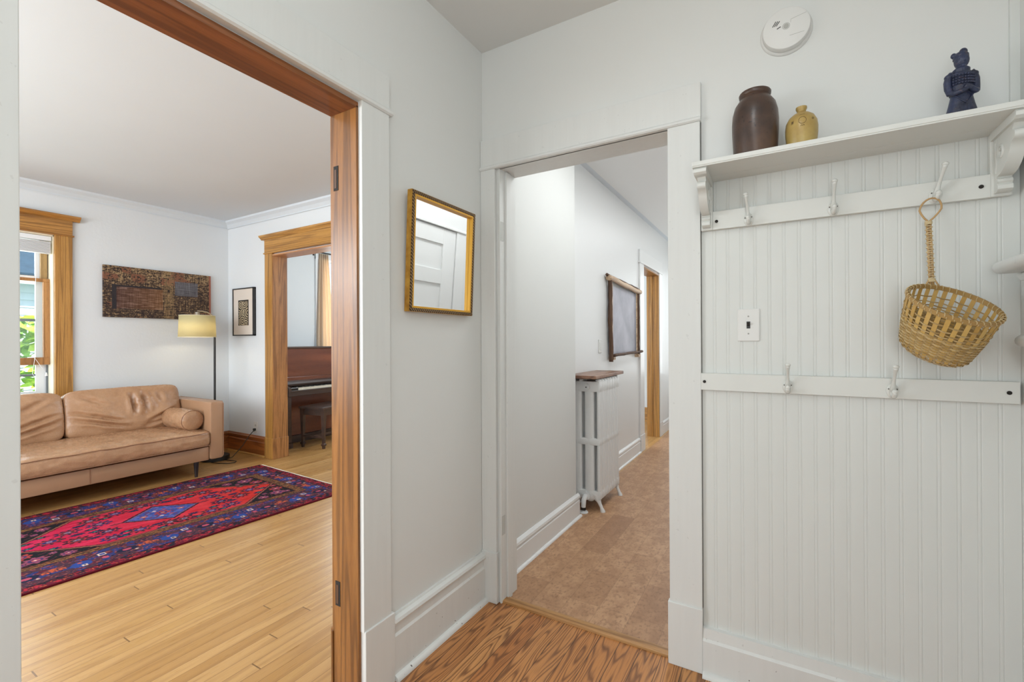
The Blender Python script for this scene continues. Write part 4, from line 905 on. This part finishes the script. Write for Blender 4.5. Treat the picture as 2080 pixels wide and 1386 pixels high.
for a, b in (((0.014, 0.022), (0.058, 0.031)), ((0.014, 0.022), (0.010, -0.032)), ((0.010, -0.032), (0.052, -0.030))): tube(bm, [(a[0], -0.0353, a[1]), (b[0], -0.0345, b[1])], 0.0006, 5)
obj('test_button', bm, plain('line_grey', S(176, 176, 170), 0.5), sd)
def switch(name_label, loc, rz, toggle=True, hw=0.0355, hh=0.0575):
    t = thing('light_switch', name_label, 'switch', loc, (0, 0, rz))
    obj('cover_plate', B1(-hw, hw, -0.006, 0, -hh, hh, bev=0.0025), PLASTIC, t)
    if toggle:
        obj('toggle_slot', B1(-0.0058, 0.0058, -0.0068, -0.004, -0.0125, 0.0125), BLACK, t)
        bm = NB(); prism(bm, [(-0.006, -0.004), (-0.016, 0.003), (-0.017, 0.008), (-0.006, 0.009)], 'x', -0.0045, 0.0045); obj('toggle', bm, plain('black_bakelite', S(40, 38, 36), 0.25), t)
        bm = NB()
        for zz in (-0.031, 0.031): cyl(bm, (0, -0.0065, zz), 0.0028, 0.002, 'y', 12)
        obj('screw', bm, plain('screw_grey', S(150, 148, 140), 0.4, 0.5), t)
    else:
        bm = NB(); bx(bm, -0.016, 0.016, -0.009, -0.005, -0.033, 0.033, 0.002); obj('rocker', bm, plain('rocker', S(222, 222, 218), 0.35), t)
    return t
switch('white switch plate with black toggle on the beadboard', (-0.098, 1.8408, 1.2945), 0)
switch('small white switch plate beside the chalkboard in the hall', (-1.36, 3.83, 1.195), PI / 2, False)
# shelf with brackets, rails and hooks
SHM = plain('shelf_paint', S(222, 223, 218), 0.42, bump=(60, 0.06, 0.003), var=0.015)
rails = thing('wall_shelf', 'long white display shelf on two carved corbel brackets above the hooks', 'shelf', (0.16, 1.84, 1.826))
bm = NB(); bx(bm, -0.416, 0.4255, -0.19, -0.072, 0.0, 0.019, 0.0015); bx(bm, -0.416, 0.4255, -0.0702, 0.0005, 0.0, 0.019, 0.001); bx(bm, -0.416, 0.4255, -0.192, -0.19 + 0.003, 0.004, 0.019, 0.0015)
obj('shelf_board', bm, SHM, rails)
def bracket(x0, x1):
    w = x1 - x0; xm = (x0 + x1) / 2
    b = obj('bracket', B1(x0, x1, -0.018, 0.0, -0.180, 0.0, bev=0.003), SHM, rails)
    bm = NB(); prism(bm, [(-0.018, 0.0), (-0.180, 0.0), (-0.186, -0.006), (-0.186, -0.016), (-0.176, -0.022), (-0.018, -0.022)], 'x', x0, x1); obj('top_moulding', bm, SHM, b)
    xa, xb = x0 + w * 0.16, x1 - w * 0.16
    pts = [(-0.018, -0.022), (-0.150, -0.022)]
    for i in range(9): a = PI * i / 8; pts.append((-0.138 - 0.018 * math.sin(a) , -0.036 - 0.014 * (1 - math.cos(a)) ))
    for i in range(1, 12): t_ = i / 11; pts.append((-0.128 + 0.088 * t_ ** 1.5 + 0.0, -0.066 - 0.064 * math.sin(t_ * PI / 2)))
    pts += [(-0.036, -0.134), (-0.044, -0.138), (-0.046, -0.145), (-0.040, -0.151), (-0.046, -0.156), (-0.046, -0.166), (-0.036, -0.172), (-0.018, -0.172)]
    bm = NB(); prism(bm, pts, 'x', xa, xb); obj('scroll', bm, SHM, b, smooth=True)
    bm = NB()
    for xs in (xa - 0.0006, xb + 0.0006):
        tube(bm, [(xs, -0.070 + 0.020 * (1 - i / 26 * 0.75) * math.cos(i * 0.36), -0.070 + 0.022 * (1 - i / 26 * 0.75) * math.sin(i * 0.36)) for i in range(26)], 0.0036, 8)
        tube(bm, [(xs, -0.034, -0.034), (xs, -0.040, -0.09), (xs, -0.034, -0.12)], 0.002, 6)
        prism(bm, [(-0.05, -0.026), (-0.034, -0.026), (-0.034, -0.05)], 'x', xs - 0.0006, xs + 0.0006)
    obj('carved_volute', bm, SHM, b, smooth=True)
bracket(-0.412, -0.372); bracket(0.360, 0.406)
def plug(bm, x, z): cyl(bm, (x, -0.0195, z), 0.0055, 0.003, 'y', 16)
ur = thing('coat_rail', 'upper white hook rail running beneath the display shelf', 'rail', (0, 1.84, 1.679))
obj('board', B1(-0.212, 0.521, -0.019, 0, -0.033, 0.033, bev=0.001), SHM, ur)
bm = NB(); plug(bm, -0.199, -0.004); plug(bm, 0.501, 0.0); obj('screw', bm, DARKHOLE, ur)
lr = thing('coat_rail', 'lower white hook rail beneath the light switch and basket', 'rail', (0, 1.84, 1.088))
obj('board', B1(-0.2545, 0.578, -0.019, 0, -0.031, 0.031, bev=0.001), SHM, lr)
bm = NB(); plug(bm, -0.243, 0.0); plug(bm, 0.556, 0.0); obj('screw', bm, DARKHOLE, lr)
def hook(loc, label, rz=0.0, group=None):
    t = thing('coat_hook', label, 'hook', loc, (0, rz, 0))
    bm = NB(); rings = []
    for y_, s_ in ((0.0, 1.0), (-0.003, 1.0), (-0.0065, 0.8), (-0.0085, 0.4)):
        rings.append([(0.0155 * s_ * math.sin(a), y_, -0.004 + (0.024 if math.cos(a) < 0 else 0.021) * s_ * math.cos(a)) for a in [2 * PI * i / 28 for i in range(28)]])
    loft(bm, rings); obj('back_plate', bm, CHINA, t, smooth=True)
    bm = NB(); tube(bm, [(0, -0.004, -0.012), (0, -0.012, 0.004), (0, -0.020, 0.018), (0, -0.030, 0.035), (0, -0.043, 0.052), (0, -0.052, 0.064), (0, -0.055, 0.070)], [0.008, 0.0075, 0.0052, 0.0042, 0.0045, 0.0062, 0.0066], 12); sph(bm, (0, -0.0555, 0.0715), 0.0082, (1, 1, 0.75)); obj('upper_prong', bm, CHINA, t, smooth='all')
    bm = NB(); tube(bm, [(0, -0.004, -0.006), (0, -0.012, -0.016), (0, -0.021, -0.021), (0, -0.030, -0.019), (0, -0.035, -0.011), (0, -0.036, -0.007)], [0.0085, 0.008, 0.007, 0.0062, 0.0062, 0.006], 12); sph(bm, (0, -0.036, -0.005), 0.0072); obj('lower_prong', bm, CHINA, t, smooth='all')
    bm = NB()
    for xx in (-0.0105, 0.0105): cyl(bm, (xx, -0.0075, 0.001), 0.0018, 0.004, 'y', 10)
    obj('screw', bm, plain('screw_dark', S(90, 86, 78), 0.5, 0.3), t)
hook((-0.095, 1.821, 1.672), 'bare white hook nearest the left bracket on the upper rail', R(-4))
hook((0.151, 1.821, 1.672), 'bare white hook in the middle of the upper rail')
hook((0.402, 1.821, 1.674), 'white hook on the upper rail holding the bamboo basket', R(8))
hook((0.021, 1.821, 1.086), 'left of the two white hooks on the lower rail')
hook((0.299, 1.821, 1.086), 'right white hook on the lower rail, left of the basket')
# jars and figurine on the shelf
SZ = 1.8452
jm = NT('brown_salt_glaze', 0.32); f = jm.noise(jm.co(), 9, 5, 0.6); f2 = jm.noise(jm.co(), 120, 2, 0.5)
jm.col(jm.mix(jm.ramp(f2, [(0.66, 0.0), (0.72, 0.8)]), jm.ramp(f, [(0.3, S(58, 46, 42)), (0.55, S(84, 64, 54)), (0.8, S(112, 84, 64))]), S(34, 26, 24))); jm.bump(f2, 0.15, 0.002)
jar = thing('stoneware_crock', 'tall dark brown glazed stoneware crock on the shelf', 'jar', (-0.070, 1.742, SZ))
bm = NB(); lathe(bm, [(0.0, 0.0), (0.060, 0.0), (0.064, 0.004), (0.067, 0.04), (0.0695, 0.09), (0.070, 0.125), (0.068, 0.155), (0.061, 0.182), (0.050, 0.199), (0.0445, 0.205), (0.0435, 0.210), (0.0475, 0.214), (0.0485, 0.222), (0.046, 0.226), (0.041, 0.226), (0.039, 0.218), (0.039, 0.20), (0.0, 0.19)], n=56); obj('body', bm, jm.m, jar, smooth=True)
gm = NT('ochre_glaze', 0.35); f = gm.noise(gm.co(), 12, 4, 0.6); gm.col(gm.ramp(f, [(0.3, S(168, 138, 76)), (0.7, S(194, 168, 102))]))
jug = thing('stoneware_jug', 'small round ochre stoneware jug with scratched marks beside the crock', 'jug', (0.062, 1.742, SZ))
prof = [(0.0, 0.0), (0.036, 0.0), (0.039, 0.004), (0.0425, 0.03), (0.0450, 0.055), (0.0455, 0.075), (0.043, 0.094), (0.035, 0.110), (0.023, 0.120), (0.0145, 0.1245), (0.012, 0.128), (0.0135, 0.134), (0.0155, 0.137), (0.0155, 0.143), (0.011, 0.145), (0.009, 0.14), (0.0, 0.13)]
bm = NB(); lathe(bm, prof, n=48); jb = obj('body', bm, gm.m, jug, smooth=True)
def prad(z):
    for (r0, z0), (r1, z1) in zip(prof[:-1], prof[1:]):
        if z0 <= z <= z1 and z1 > z0: return r0 + (r1 - r0) * (z - z0) / (z1 - z0)
    return 0.04
def onjug(a, z): r_ = prad(z) + 0.0004; aa = a - PI / 2; return (r_ * math.cos(aa), r_ * math.sin(aa), z)
bm = NB(); tube(bm, [onjug(0.02 + 0.23 * math.cos(i * PI / 12), 0.085 + 0.011 * math.sin(i * PI / 12)) for i in range(25)], 0.0006, 5, cap=False)
tube(bm, [onjug(-0.09 + 0.04 * i, 0.0665 + (0.003 if i in (1, 2, 4, 5) else 0)) for i in range(7)], 0.0006, 5)
for k in range(5): tube(bm, [onjug(-0.68 + 0.03 * k, 0.079 + 0.003 * (k % 2)), onjug(-0.66 + 0.03 * k, 0.090 - 0.003 * (k % 2))], 0.0006, 5)
tube(bm, [onjug(0.72 + 0.07 * math.cos(i), 0.089 + 0.003 * math.sin(i)) for i in range(8)], 0.0007, 5)
tube(bm, [onjug(-0.15 + 0.05 * i, 0.105 + 0.0008 * (i % 2)) for i in range(8)], 0.0004, 5)
obj('incised_mark', bm, plain('incision_brown', S(110, 88, 56), 0.7), jb)
# warrior figurine
fm = NT('blue_black_clay', 0.42); f = fm.noise(fm.co(), 30, 4, 0.65); f2 = fm.noise(fm.co(), 130, 3, 0.6)
fm.col(fm.mix(fm.ramp(f2, [(0.6, 0.0), (0.74, 0.6)]), fm.ramp(f, [(0.3, S(34, 36, 50)), (0.6, S(48, 56, 84)), (0.85, S(62, 72, 104))]), S(128, 96, 82))); fm.bump(f2, 0.4, 0.003)
fig = thing('warrior_figurine', 'dark blue clay figurine of a standing armoured warrior with folded arms', 'figurine', (0.441, 1.745, SZ), (0, 0, R(10)))
bm = NB()
loft(bm, [ell(0, 0, z, rx, ry, 28, e) for z, rx, ry, e in ((0.0, .034, .026, .9), (0.004, .035, .027, .9), (0.014, .034, .026, .9), (0.018, .032, .024, .9), (0.024, .034, .026, 1), (0.034, .033, .025, 1), (0.05, .029, .022, 1), (0.072, .0245, .019, 1), (0.082, .0235, .018, 1))])
loft(bm, [ell(0, 0, z, rx, ry, 28) for z, rx, ry in ((0.078, .0225, .018), (0.092, .0225, .019), (0.108, .0235, .0195), (0.125, .0245, .0185), (0.137, .0235, .017), (0.146, .018, .014), (0.152, .012, .011), (0.158, .0095, .0095))])
loft(bm, [ell(0, 0, z, rx, ry, 20) for z, rx, ry in ((0.138, .018, .0155), (0.150, .0165, .0155), (0.154, .012, .012))])   # collar scarf
sph(bm, (0, -0.002, 0.170), 0.0148, (0.95, 1.0, 1.2), 20)                                                     # head
sph(bm, (0, -0.0158, 0.168), 0.0034, (0.8, 1, 1.4), 10); sph(bm, (-0.0055, -0.0140, 0.1725), 0.0022, (1.3, 0.8, 0.7), 8); sph(bm, (0.0055, -0.0140, 0.1725), 0.0022, (1.3, 0.8, 0.7), 8); sph(bm, (-0.0125, 0, 0.169), 0.003, (0.5, 1, 1.4), 8); sph(bm, (0.0125, 0, 0.169), 0.003, (0.5, 1, 1.4), 8)
sph(bm, (0, -0.0125, 0.161), 0.0035, (1.4, 0.7, 0.5), 10); sph(bm, (0, -0.010, 0.176), 0.010, (1.1, 0.6, 0.25), 12); sph(bm, (0, -0.0095, 0.155), 0.005, (0.9, 0.8, 0.8), 10)
loft(bm, [ell(0, 0.001, z, rx, ry, 20) for z, rx, ry in ((0.176, .0148, .0150), (0.184, .0145, .0145), (0.190, .010, .011), (0.192, .004, .004))])
sph(bm, (0.005, 0.002, 0.1925), 0.0085, (0.95, 0.9, 1.05), 16); sph(bm, (-0.0125, 0.004, 0.187), 0.0065, (0.9, 0.9, 1.0), 12)   # topknot
for s_ in (-1, 1):
    tube(bm, [(s_ * 0.020, 0.0, 0.142), (s_ * 0.027, 0.0, 0.133), (s_ * 0.0305, -0.001, 0.118), (s_ * 0.0305, -0.003, 0.100), (s_ * 0.0285, -0.008, 0.084), (s_ * 0.022, -0.018, 0.079), (s_ * 0.010, -0.024, 0.084 + 0.003 * s_), (s_ * -0.004, -0.0245, 0.091 + 0.003 * s_)], [0.0085, 0.0095, 0.0095, 0.009, 0.0085, 0.0075, 0.0068, 0.006], 14)
    sph(bm, (s_ * 0.0275, 0, 0.134), 0.0105, (1, 1, 0.8), 14)
for v in bm.verts:
    if v.co.z > 0.150: v.co = Vector((v.co.x * 1.16, v.co.y * 1.16, 0.150 + (v.co.z - 0.150) * 1.2))
fb = obj('body', bm, fm.m, fig, smooth='all'); rm = fb.modifiers.new('fuse', 'REMESH'); rm.mode = 'VOXEL'; rm.voxel_size = 0.0011; rm.use_smooth_shade = True
bm = NB()
for r_ in range(4):
    z = 0.104 + r_ * 0.0075
    for i in range(-4, 5):
        a = i * 0.24 - PI / 2; rr = 0.0285 if r_ < 3 else 0.029; bx(bm, rr * math.cos(a) * 0.95 - 0.0026, rr * math.cos(a) * 0.95 + 0.0026, 0.0215 * math.sin(a) - 0.001, 0.0215 * math.sin(a) + 0.002, z, z + 0.0055, 0.0006)
tube(bm, [(-0.020, -0.015, 0.074), (-0.010, -0.0205, 0.060), (0.0, -0.0245, 0.048), (0.010, -0.0205, 0.060), (0.020, -0.015, 0.074)], 0.0018, 6)
tube(bm, [(0.0245 * math.cos(a), 0.0195 * math.sin(a), 0.081) for a in [2 * PI * i / 30 for i in range(31)]], 0.0018, 6, cap=False)
tube(bm, [(0.0345 * math.cos(a), 0.0265 * math.sin(a), 0.026) for a in [2 * PI * i / 30 for i in range(31)]], 0.0014, 6, cap=False)
obj('armour_relief', bm, fm.m, fig, smooth=True)

# ------------------------------------------------------------------ bamboo basket
def bam(name, a, b, rough=0.45):
    t = NT(name, rough); g_ = t.node('ShaderNodeNewGeometry'); n_ = t.noise(t.co(), 60, 3, 0.6)
    t.col(t.mix(t.m1('MULTIPLY', n_, 0.3), t.ramp(g_.outputs['Random Per Island'], [(0, a), (1, b)]), S(120, 86, 40))); return t.m
BAM1 = bam('bamboo_stake', S(202, 160, 84), S(222, 184, 108)); BAM2 = bam('bamboo_weft', S(170, 140, 88), S(212, 186, 136)); BAM3 = bam('bamboo_rim', S(176, 140, 82), S(200, 166, 108)); CANE = plain('cane', S(190, 154, 104), 0.45, var=0.1, vscale=30)
RL, RR_ = Vector((0.318, 1.735, 1.382)), Vector((0.499, 1.695, 1.287))
bc = (RL + RR_) / 2 + Vector((0, -0.022, 0)); e1 = (RR_ - RL).normalized(); R1 = (RR_ - RL).length / 2
view = Vector((bc.x, bc.y, bc.z - 1.24)).normalized(); tow = -(view - e1 * view.dot(e1)).normalized(); upv = tow.cross(e1) * (1 if tow.cross(e1).z > 0 else -1)
TA = R(23); nrm_ = (upv * math.cos(TA) + tow * math.sin(TA)).normalized(); e2 = nrm_.cross(e1).normalized()
if e2.y > 0: e2 = -e2       # e2 points to the camera side
basket = thing('bamboo_basket', 'woven bamboo scoop basket hanging by its long handle from a hook', 'basket', tuple(bc))
R2 = 0.088; DEP = 0.158; AX = (nrm_ + Vector((0, 0, 0.45))).normalized()
def bp(a, t_, dr=0.0):   # a angle, t_ 0 rim .. 1 bottom centre
    if t_ < 0.78: s_ = 1 - 0.20 * (t_ / 0.78) ** 1.5; d = DEP * (t_ / 0.78) * 0.80
    else:
        u_ = (t_ - 0.78) / 0.22; s_ = 0.80 * math.cos(u_ * PI / 2) ** 0.75 if u_ < 1 else 0; d = DEP * (0.80 + 0.20 * math.sin(u_ * PI / 2))
    k = s_ + dr / R1
    return e1 * (R1 * k * math.cos(a)) + e2 * (R2 * k * math.sin(a)) - AX * d
def bn(a, t_):
    r_ = e1 * math.cos(a) / R1 + e2 * math.sin(a) / R2; r_ = r_.normalized(); w = 0 if t_ < 0.7 else (t_ - 0.7) / 0.3
    return (r_ * (1 - w) - nrm_ * w).normalized()
NS = 30; bm = NB()
for k in range(NS):
    a = 2 * PI * k / NS; ts = [i / 26 * 0.97 for i in range(27)]
    P_ = [bp(a, t_) + bn(a, t_) * (0.0008 * math.sin(i * PI + k * PI) if i > 5 else 0) for i, t_ in enumerate(ts)]
    ribbon(bm, P_, [bn(a, t_) for t_ in ts], [0.0105 * (1 if t_ < 0.75 else max(0.25, (1 - t_) / 0.25)) for t_ in ts], 0.0009)
obj('stakes', bm, BAM1, basket)
bm = NB(); rows = [0.16, 0.25, 0.31, 0.355] + [0.40 + i * 0.0245 for i in range(24)]
for j, t_ in enumerate(rows):
    ph = j % 2; n_ = NS * 4; P_, U_ = [], []
    amp = 0.0022 if t_ < 0.88 else 0.0012
    for i in range(n_ + 1):
        a = 2 * PI * i / n_; P_.append(bp(a, t_) + bn(a, t_) * (amp * math.cos(a * NS / 2 * 2 / 2 + ph * PI) + 0.0001)); U_.append(bn(a, t_))
    ribbon(bm, P_, U_, 0.0034 if j < 4 else 0.0047, 0.0008)
ww = obj('weave', bm, BAM2, basket)
bm = NB(); n_ = 72
for off in (0.0022, -0.0022):
    ribbon(bm, [bp(2 * PI * i / n_, 0.0, off) + nrm_ * 0.002 for i in range(n_ + 1)], [bn(2 * PI * i / n_, 0.0) for i in range(n_ + 1)], 0.0115, 0.0020)
rim = obj('rim', bm, BAM3, basket)
bm = NB(); NL = 40
for k in range(NL):
    a0 = 2 * PI * k / NL; da = 2 * PI / NL * 0.75; pts = []
    for i in range(17):
        u_ = i / 16; a = a0 + da * u_; w = 2 * PI * u_; pts.append(bp(a, 0.0, 0.0050 * math.cos(w)) + nrm_ * (0.002 + 0.0072 * math.sin(w)))
    tube(bm, pts, 0.0011, 5)
obj('lashing', bm, plain('pale_cane_lashing', S(206, 184, 140), 0.5), rim)
# handle: stem from back of the rim to the loop on the hook
hb = Vector((0.384, 1.782, 1.409)) - bc; ht = Vector((0.3815, 1.800, 1.588)) - bc; lt = Vector((0.393, 1.792, 1.655)) - bc
bm = NB()
for dx in (-0.0034, 0.0034): tube(bm, [hb + Vector((dx, 0, -0.012)), (hb + ht) / 2 + Vector((dx, 0, 0)), ht + Vector((dx, 0, 0))], 0.0034, 8)
for dx in (-1, 1): tube(bm, [hb + Vector((0.003 * dx, 0, 0.012)), hb + Vector((0.010 * dx, -0.002, -0.002)), hb + Vector((0.017 * dx, -0.006, -0.018))], 0.0024, 6)
hd = obj('handle', bm, CANE, basket, smooth='all')
bm = NB(); pts = [ht + Vector((-0.002, 0, -0.004))]
for i in range(1, 24):
    a = -PI / 2 - 2 * PI * i / 24 ; zc = 0.036 + 0.032 * math.sin(a); wdt = 0.0245 * math.cos(a) * (0.45 + 0.55 * min(1, zc / 0.036)); pts.append(ht + Vector((0.006 * (zc / 0.07) + wdt, -0.012 * (zc / 0.07) , zc)))
pts.append(ht + Vector((0.002, 0, -0.004))); tube(bm, pts, 0.0026, 8); obj('hanging_loop', bm, CANE, hd, smooth='all')
bm = NB(); 
for s_ in (-1, 1):
    pts = []
    for i in range(140):
        u_ = i / 139; a = s_ * u_ * 2 * PI * 13; c = hb.lerp(ht, u_ * 0.98 + 0.01); pts.append(c + Vector((0.0082 * math.cos(a), 0.0052 * math.sin(a), 0)))
    tube(bm, pts, 0.0012, 5)
for c in (ht + Vector((0, 0, 0.0)), hb + Vector((0, 0, 0.006))):
    for j in range(4): tube(bm, [c + Vector((0.0080 * math.cos(2 * PI * i / 16), 0.0052 * math.sin(2 * PI * i / 16), j * 0.0026 - 0.005)) for i in range(17)], 0.0013, 5, cap=False)
obj('wrapping', bm, plain('handle_wrap', S(220, 200, 158), 0.5), hd, smooth='all')

# ------------------------------------------------------------------ mouldings on the right wall
bm = NB(); prism(bm, [(0.586, 1.400), (0.572, 1.402), (0.566, 1.412), (0.566, 1.420), (0.586, 1.421)], 'y', 1.0, 1.80)
prism(bm, [(0.586, 1.40), (0.576, 1.38), (0.576, 1.36), (0.586, 1.36)], 'y', 1.0, 1.80)
t12 = struct('trim_12', bm, TRIM, smooth=True)
bm = NB(); prism(bm, [(0.586, 1.421)] + [(0.530 - 0.0175 * math.sin(PI * i / 10), 1.4385 - 0.0175 * math.cos(PI * i / 10)) for i in range(11)] + [(0.586, 1.456)], 'y', 1.0, 1.785); struct('cap', bm, TRIM, t12, smooth=True)
hr = thing('hand_rail', 'white rounded handrail end fixed to the right-hand wall', 'rail', (0.56, 1.4, 1.235))
bm = NB(); tube(bm, [(0, 0.345, 0), (0, 0.32, 0), (0, -0.4, 0)], 0.0165, 16); sph(bm, (0, 0.345, 0), 0.0165); obj('rail', bm, TRIM, hr, smooth='all')
bm = NB(); tube(bm, [(0.026, 0.30, -0.07), (0.012, 0.30, -0.05), (0.0, 0.30, -0.01)], 0.008, 10); obj('bracket', bm, TRIM, hr, smooth='all')

# ------------------------------------------------------------------ radiator and its board
RP = plain('radiator_enamel', S(230, 231, 230), 0.35, bump=(140, 0.4, 0.003), var=0.02, vscale=10)
rad = thing('cast_iron_radiator', 'white cast-iron radiator with tall slots under the wooden board in hall', 'radiator', (-1.213, 3.17, 0))
NSEC, SP = 8, 0.058
def sect():
    bm = NB(); cols = [(-0.070, 0.030), (0.0, 0.060), (0.070, 0.030)]
    z0, z1 = 0.12, 0.925
    W2 = 0.085
    # outer silhouette with slots: built from rounded vertical columns and cross webs
    for cx_, wd in ((-0.089, 0.062), (0.0, 0.074), (W2 - 0.0135, 0.027)):
        loft(bm, [[(cx_ + wd / 2 * math.copysign(abs(math.cos(a)) ** 0.7, math.cos(a)), 0.027 * math.copysign(abs(math.sin(a)) ** 0.55, math.sin(a)), z) for a in [2 * PI * i / 20 for i in range(20)]] for z in (z0, z1)])
    for (a, b, hy) in ((0.085, 0.145, 0.0285), (0.478, 0.528, 0.0265), (0.868, 0.945, 0.0285)):
        bx(bm, -0.118, W2, -0.0268, 0.0268, a, b, 0.005)
    sph(bm, (0, 0, 0.105), 0.045, (1, 0.68, 1), 20); sph(bm, (0, 0, 0.905), 0.040, (1, 0.70, 1), 20); sph(bm, (W2 - 0.02, 0, 0.945), 0.022, (1, 1.1, 1), 14)
    sph(bm, (-W2 + 0.02, 0, 0.945), 0.022, (1, 1.1, 1), 14); sph(bm, (0.05, 0, 0.088), 0.022, (1, 0.9, 1), 14); sph(bm, (-0.05, 0, 0.088), 0.022, (1, 0.9, 1), 14)
    return bm
s0 = None
for i in range(NSEC):
    if s0 is None: s0 = obj('section', sect(), RP, rad, smooth=True); o = s0
    else: o = s0.copy(); C.objects.link(o)
    o.location = (0, 0.03 + i * SP, 0)
bm = NB(); cyl(bm, (-0.012, -0.004, 0.903), 0.024, 0.018, 'y', 8); cyl(bm, (-0.012, -0.014, 0.903), 0.015, 0.01, 'y', 6); obj('end_plug', bm, RP, rad, smooth=True)
bm = NB(); tube(bm, [(-0.012, -0.012, 0.903), (-0.012, -0.0192, 0.903)], 0.005, 8); obj('air_valve', bm, DARKHOLE, rad)
for sx in (-1.3, 1):
    for yy in (0.02, 0.03 + (NSEC - 1) * SP):
        bm = NB(); loft(bm, [ell(sx * x_, yy, z_, rx, ry, 16) for x_, z_, rx, ry in ((0.098, 0.0, .018, .018), (0.098, 0.008, .018, .018), (0.088, 0.03, .012, .013), (0.073, 0.06, .014, .015), (0.055, 0.095, .026, .020), (0.045, 0.12, .03, .02))]); obj('foot', bm, RP, rad, smooth=True)
bm = NB(); tube(bm, [(-0.018, 0.0, 0.108), (-0.018, -0.035, 0.106), (-0.020, -0.052, 0.09), (-0.022, -0.054, 0.05), (-0.022, -0.054, 0.0)], [0.019, 0.018, 0.018, 0.017, 0.013], 14); cyl(bm, (-0.018, -0.012, 0.108), 0.031, 0.016, 'y', 6); obj('inlet_valve', bm, RP, rad, smooth=True)
bm = NB(); cyl(bm, (-0.022, -0.054, 0.005), 0.034, 0.008, 'z', 24, 0.03); obj('floor_collar', bm, RP, rad, smooth=True)
bm = NB(); cyl(bm, (-0.022, -0.054, 0.028), 0.018, 0.02, 'z', 12); obj('pipe_nut', bm, plain('dark_iron', S(60, 54, 50), 0.6, 0.5), rad)
bd = NB(); bx(bd, -1.358, -1.122, 3.085, 3.74, 0.968, 0.992, 0.004)
for v in bd.verts:
    if v.co.x > -1.2: v.co.x += 0.006 * noise.noise(v.co * 9)
bw_ = wood('walnut_board', S(168, 130, 106), S(136, 98, 78), S(84, 56, 44), 'y', 0.35, k=5, across=9, along=1.4)
tag(obj('radiator_shelf', bd, bw_), 'brown live-edge wooden board resting on the hall radiator', 'shelf')
# ------------------------------------------------------------------ chalkboard with branch frame
ch = thing('chalkboard', 'grey chalkboard framed with rough branches on the hall wall', 'chalkboard', (-1.36, 4.50, 1.45))
slm = NT('slate', 0.5); f = slm.noise(slm.co(), 3.5, 4, 0.6); slm.col(slm.ramp(f, [(0.3, S(150, 150, 162)), (0.7, S(184, 184, 194))]))
obj('slate_panel', B1(0.004, 0.014, -0.44, 0.44, -0.335, 0.30), slm.m, ch)
bark = wood('branch_bark', S(112, 82, 60), S(84, 58, 42), S(46, 32, 26), 'z', 0.7, k=6, across=20); cutw = wood('split_branch', S(226, 200, 170), S(206, 176, 142), S(140, 104, 74), 'y', 0.5, k=4, across=20)
def branch(name, p0, p1, r_, m, seed, flat=1.0, bend=0.012):
    bm = NB(); p0, p1 = Vector(p0), Vector(p1); pts, rs = [], []
    for i in range(25):
        t_ = i / 24; q_ = p0.lerp(p1, t_); w = noise.noise(Vector((t_ * 3.1, seed, 0))) * bend * 2; 
        q_ += (Vector((0, 0, w)) if abs(p1.y - p0.y) > abs(p1.z - p0.z) else Vector((0, w, 0))); pts.append(q_); rs.append(r_ * (1 + 0.28 * noise.noise(Vector((t_ * 9, seed, 3)))))
    tube(bm, pts, rs, 10); 
    return obj(name, bm, m, ch, smooth='all')
branch('side_branch', (0.032, -0.455, -0.40), (0.032, -0.475, 0.36), 0.020, bark, 1, bend=0.008); branch('side_branch', (0.030, 0.47, -0.36), (0.030, 0.47, 0.33), 0.018, bark, 2, bend=0.006)
bm = NB(); bx(bm, 0.02, 0.034, -0.44, -0.40, -0.385, 0.31, 0.005); bx(bm, 0.02, 0.03, 0.425, 0.45, -0.36, 0.30, 0.004); obj('split_face', bm, cutw, ch)
branch('top_branch', (0.036, -0.535, 0.358), (0.036, 0.54, 0.322), 0.024, cutw, 5, bend=0.008); branch('bark_edge', (0.026, -0.545, 0.384), (0.026, 0.53, 0.346), 0.014, bark, 6, bend=0.006)
branch('bottom_branch', (0.045, -0.42, -0.345), (0.045, 0.58, -0.325), 0.013, bark, 7)
bm = NB(); bx(bm, 0.0, 0.04, -0.40, -0.34, -0.385, -0.355, 0.004); bx(bm, 0.0, 0.045, 0.44, 0.52, -0.385, -0.35, 0.005); obj('ledge_block', bm, cutw, ch)
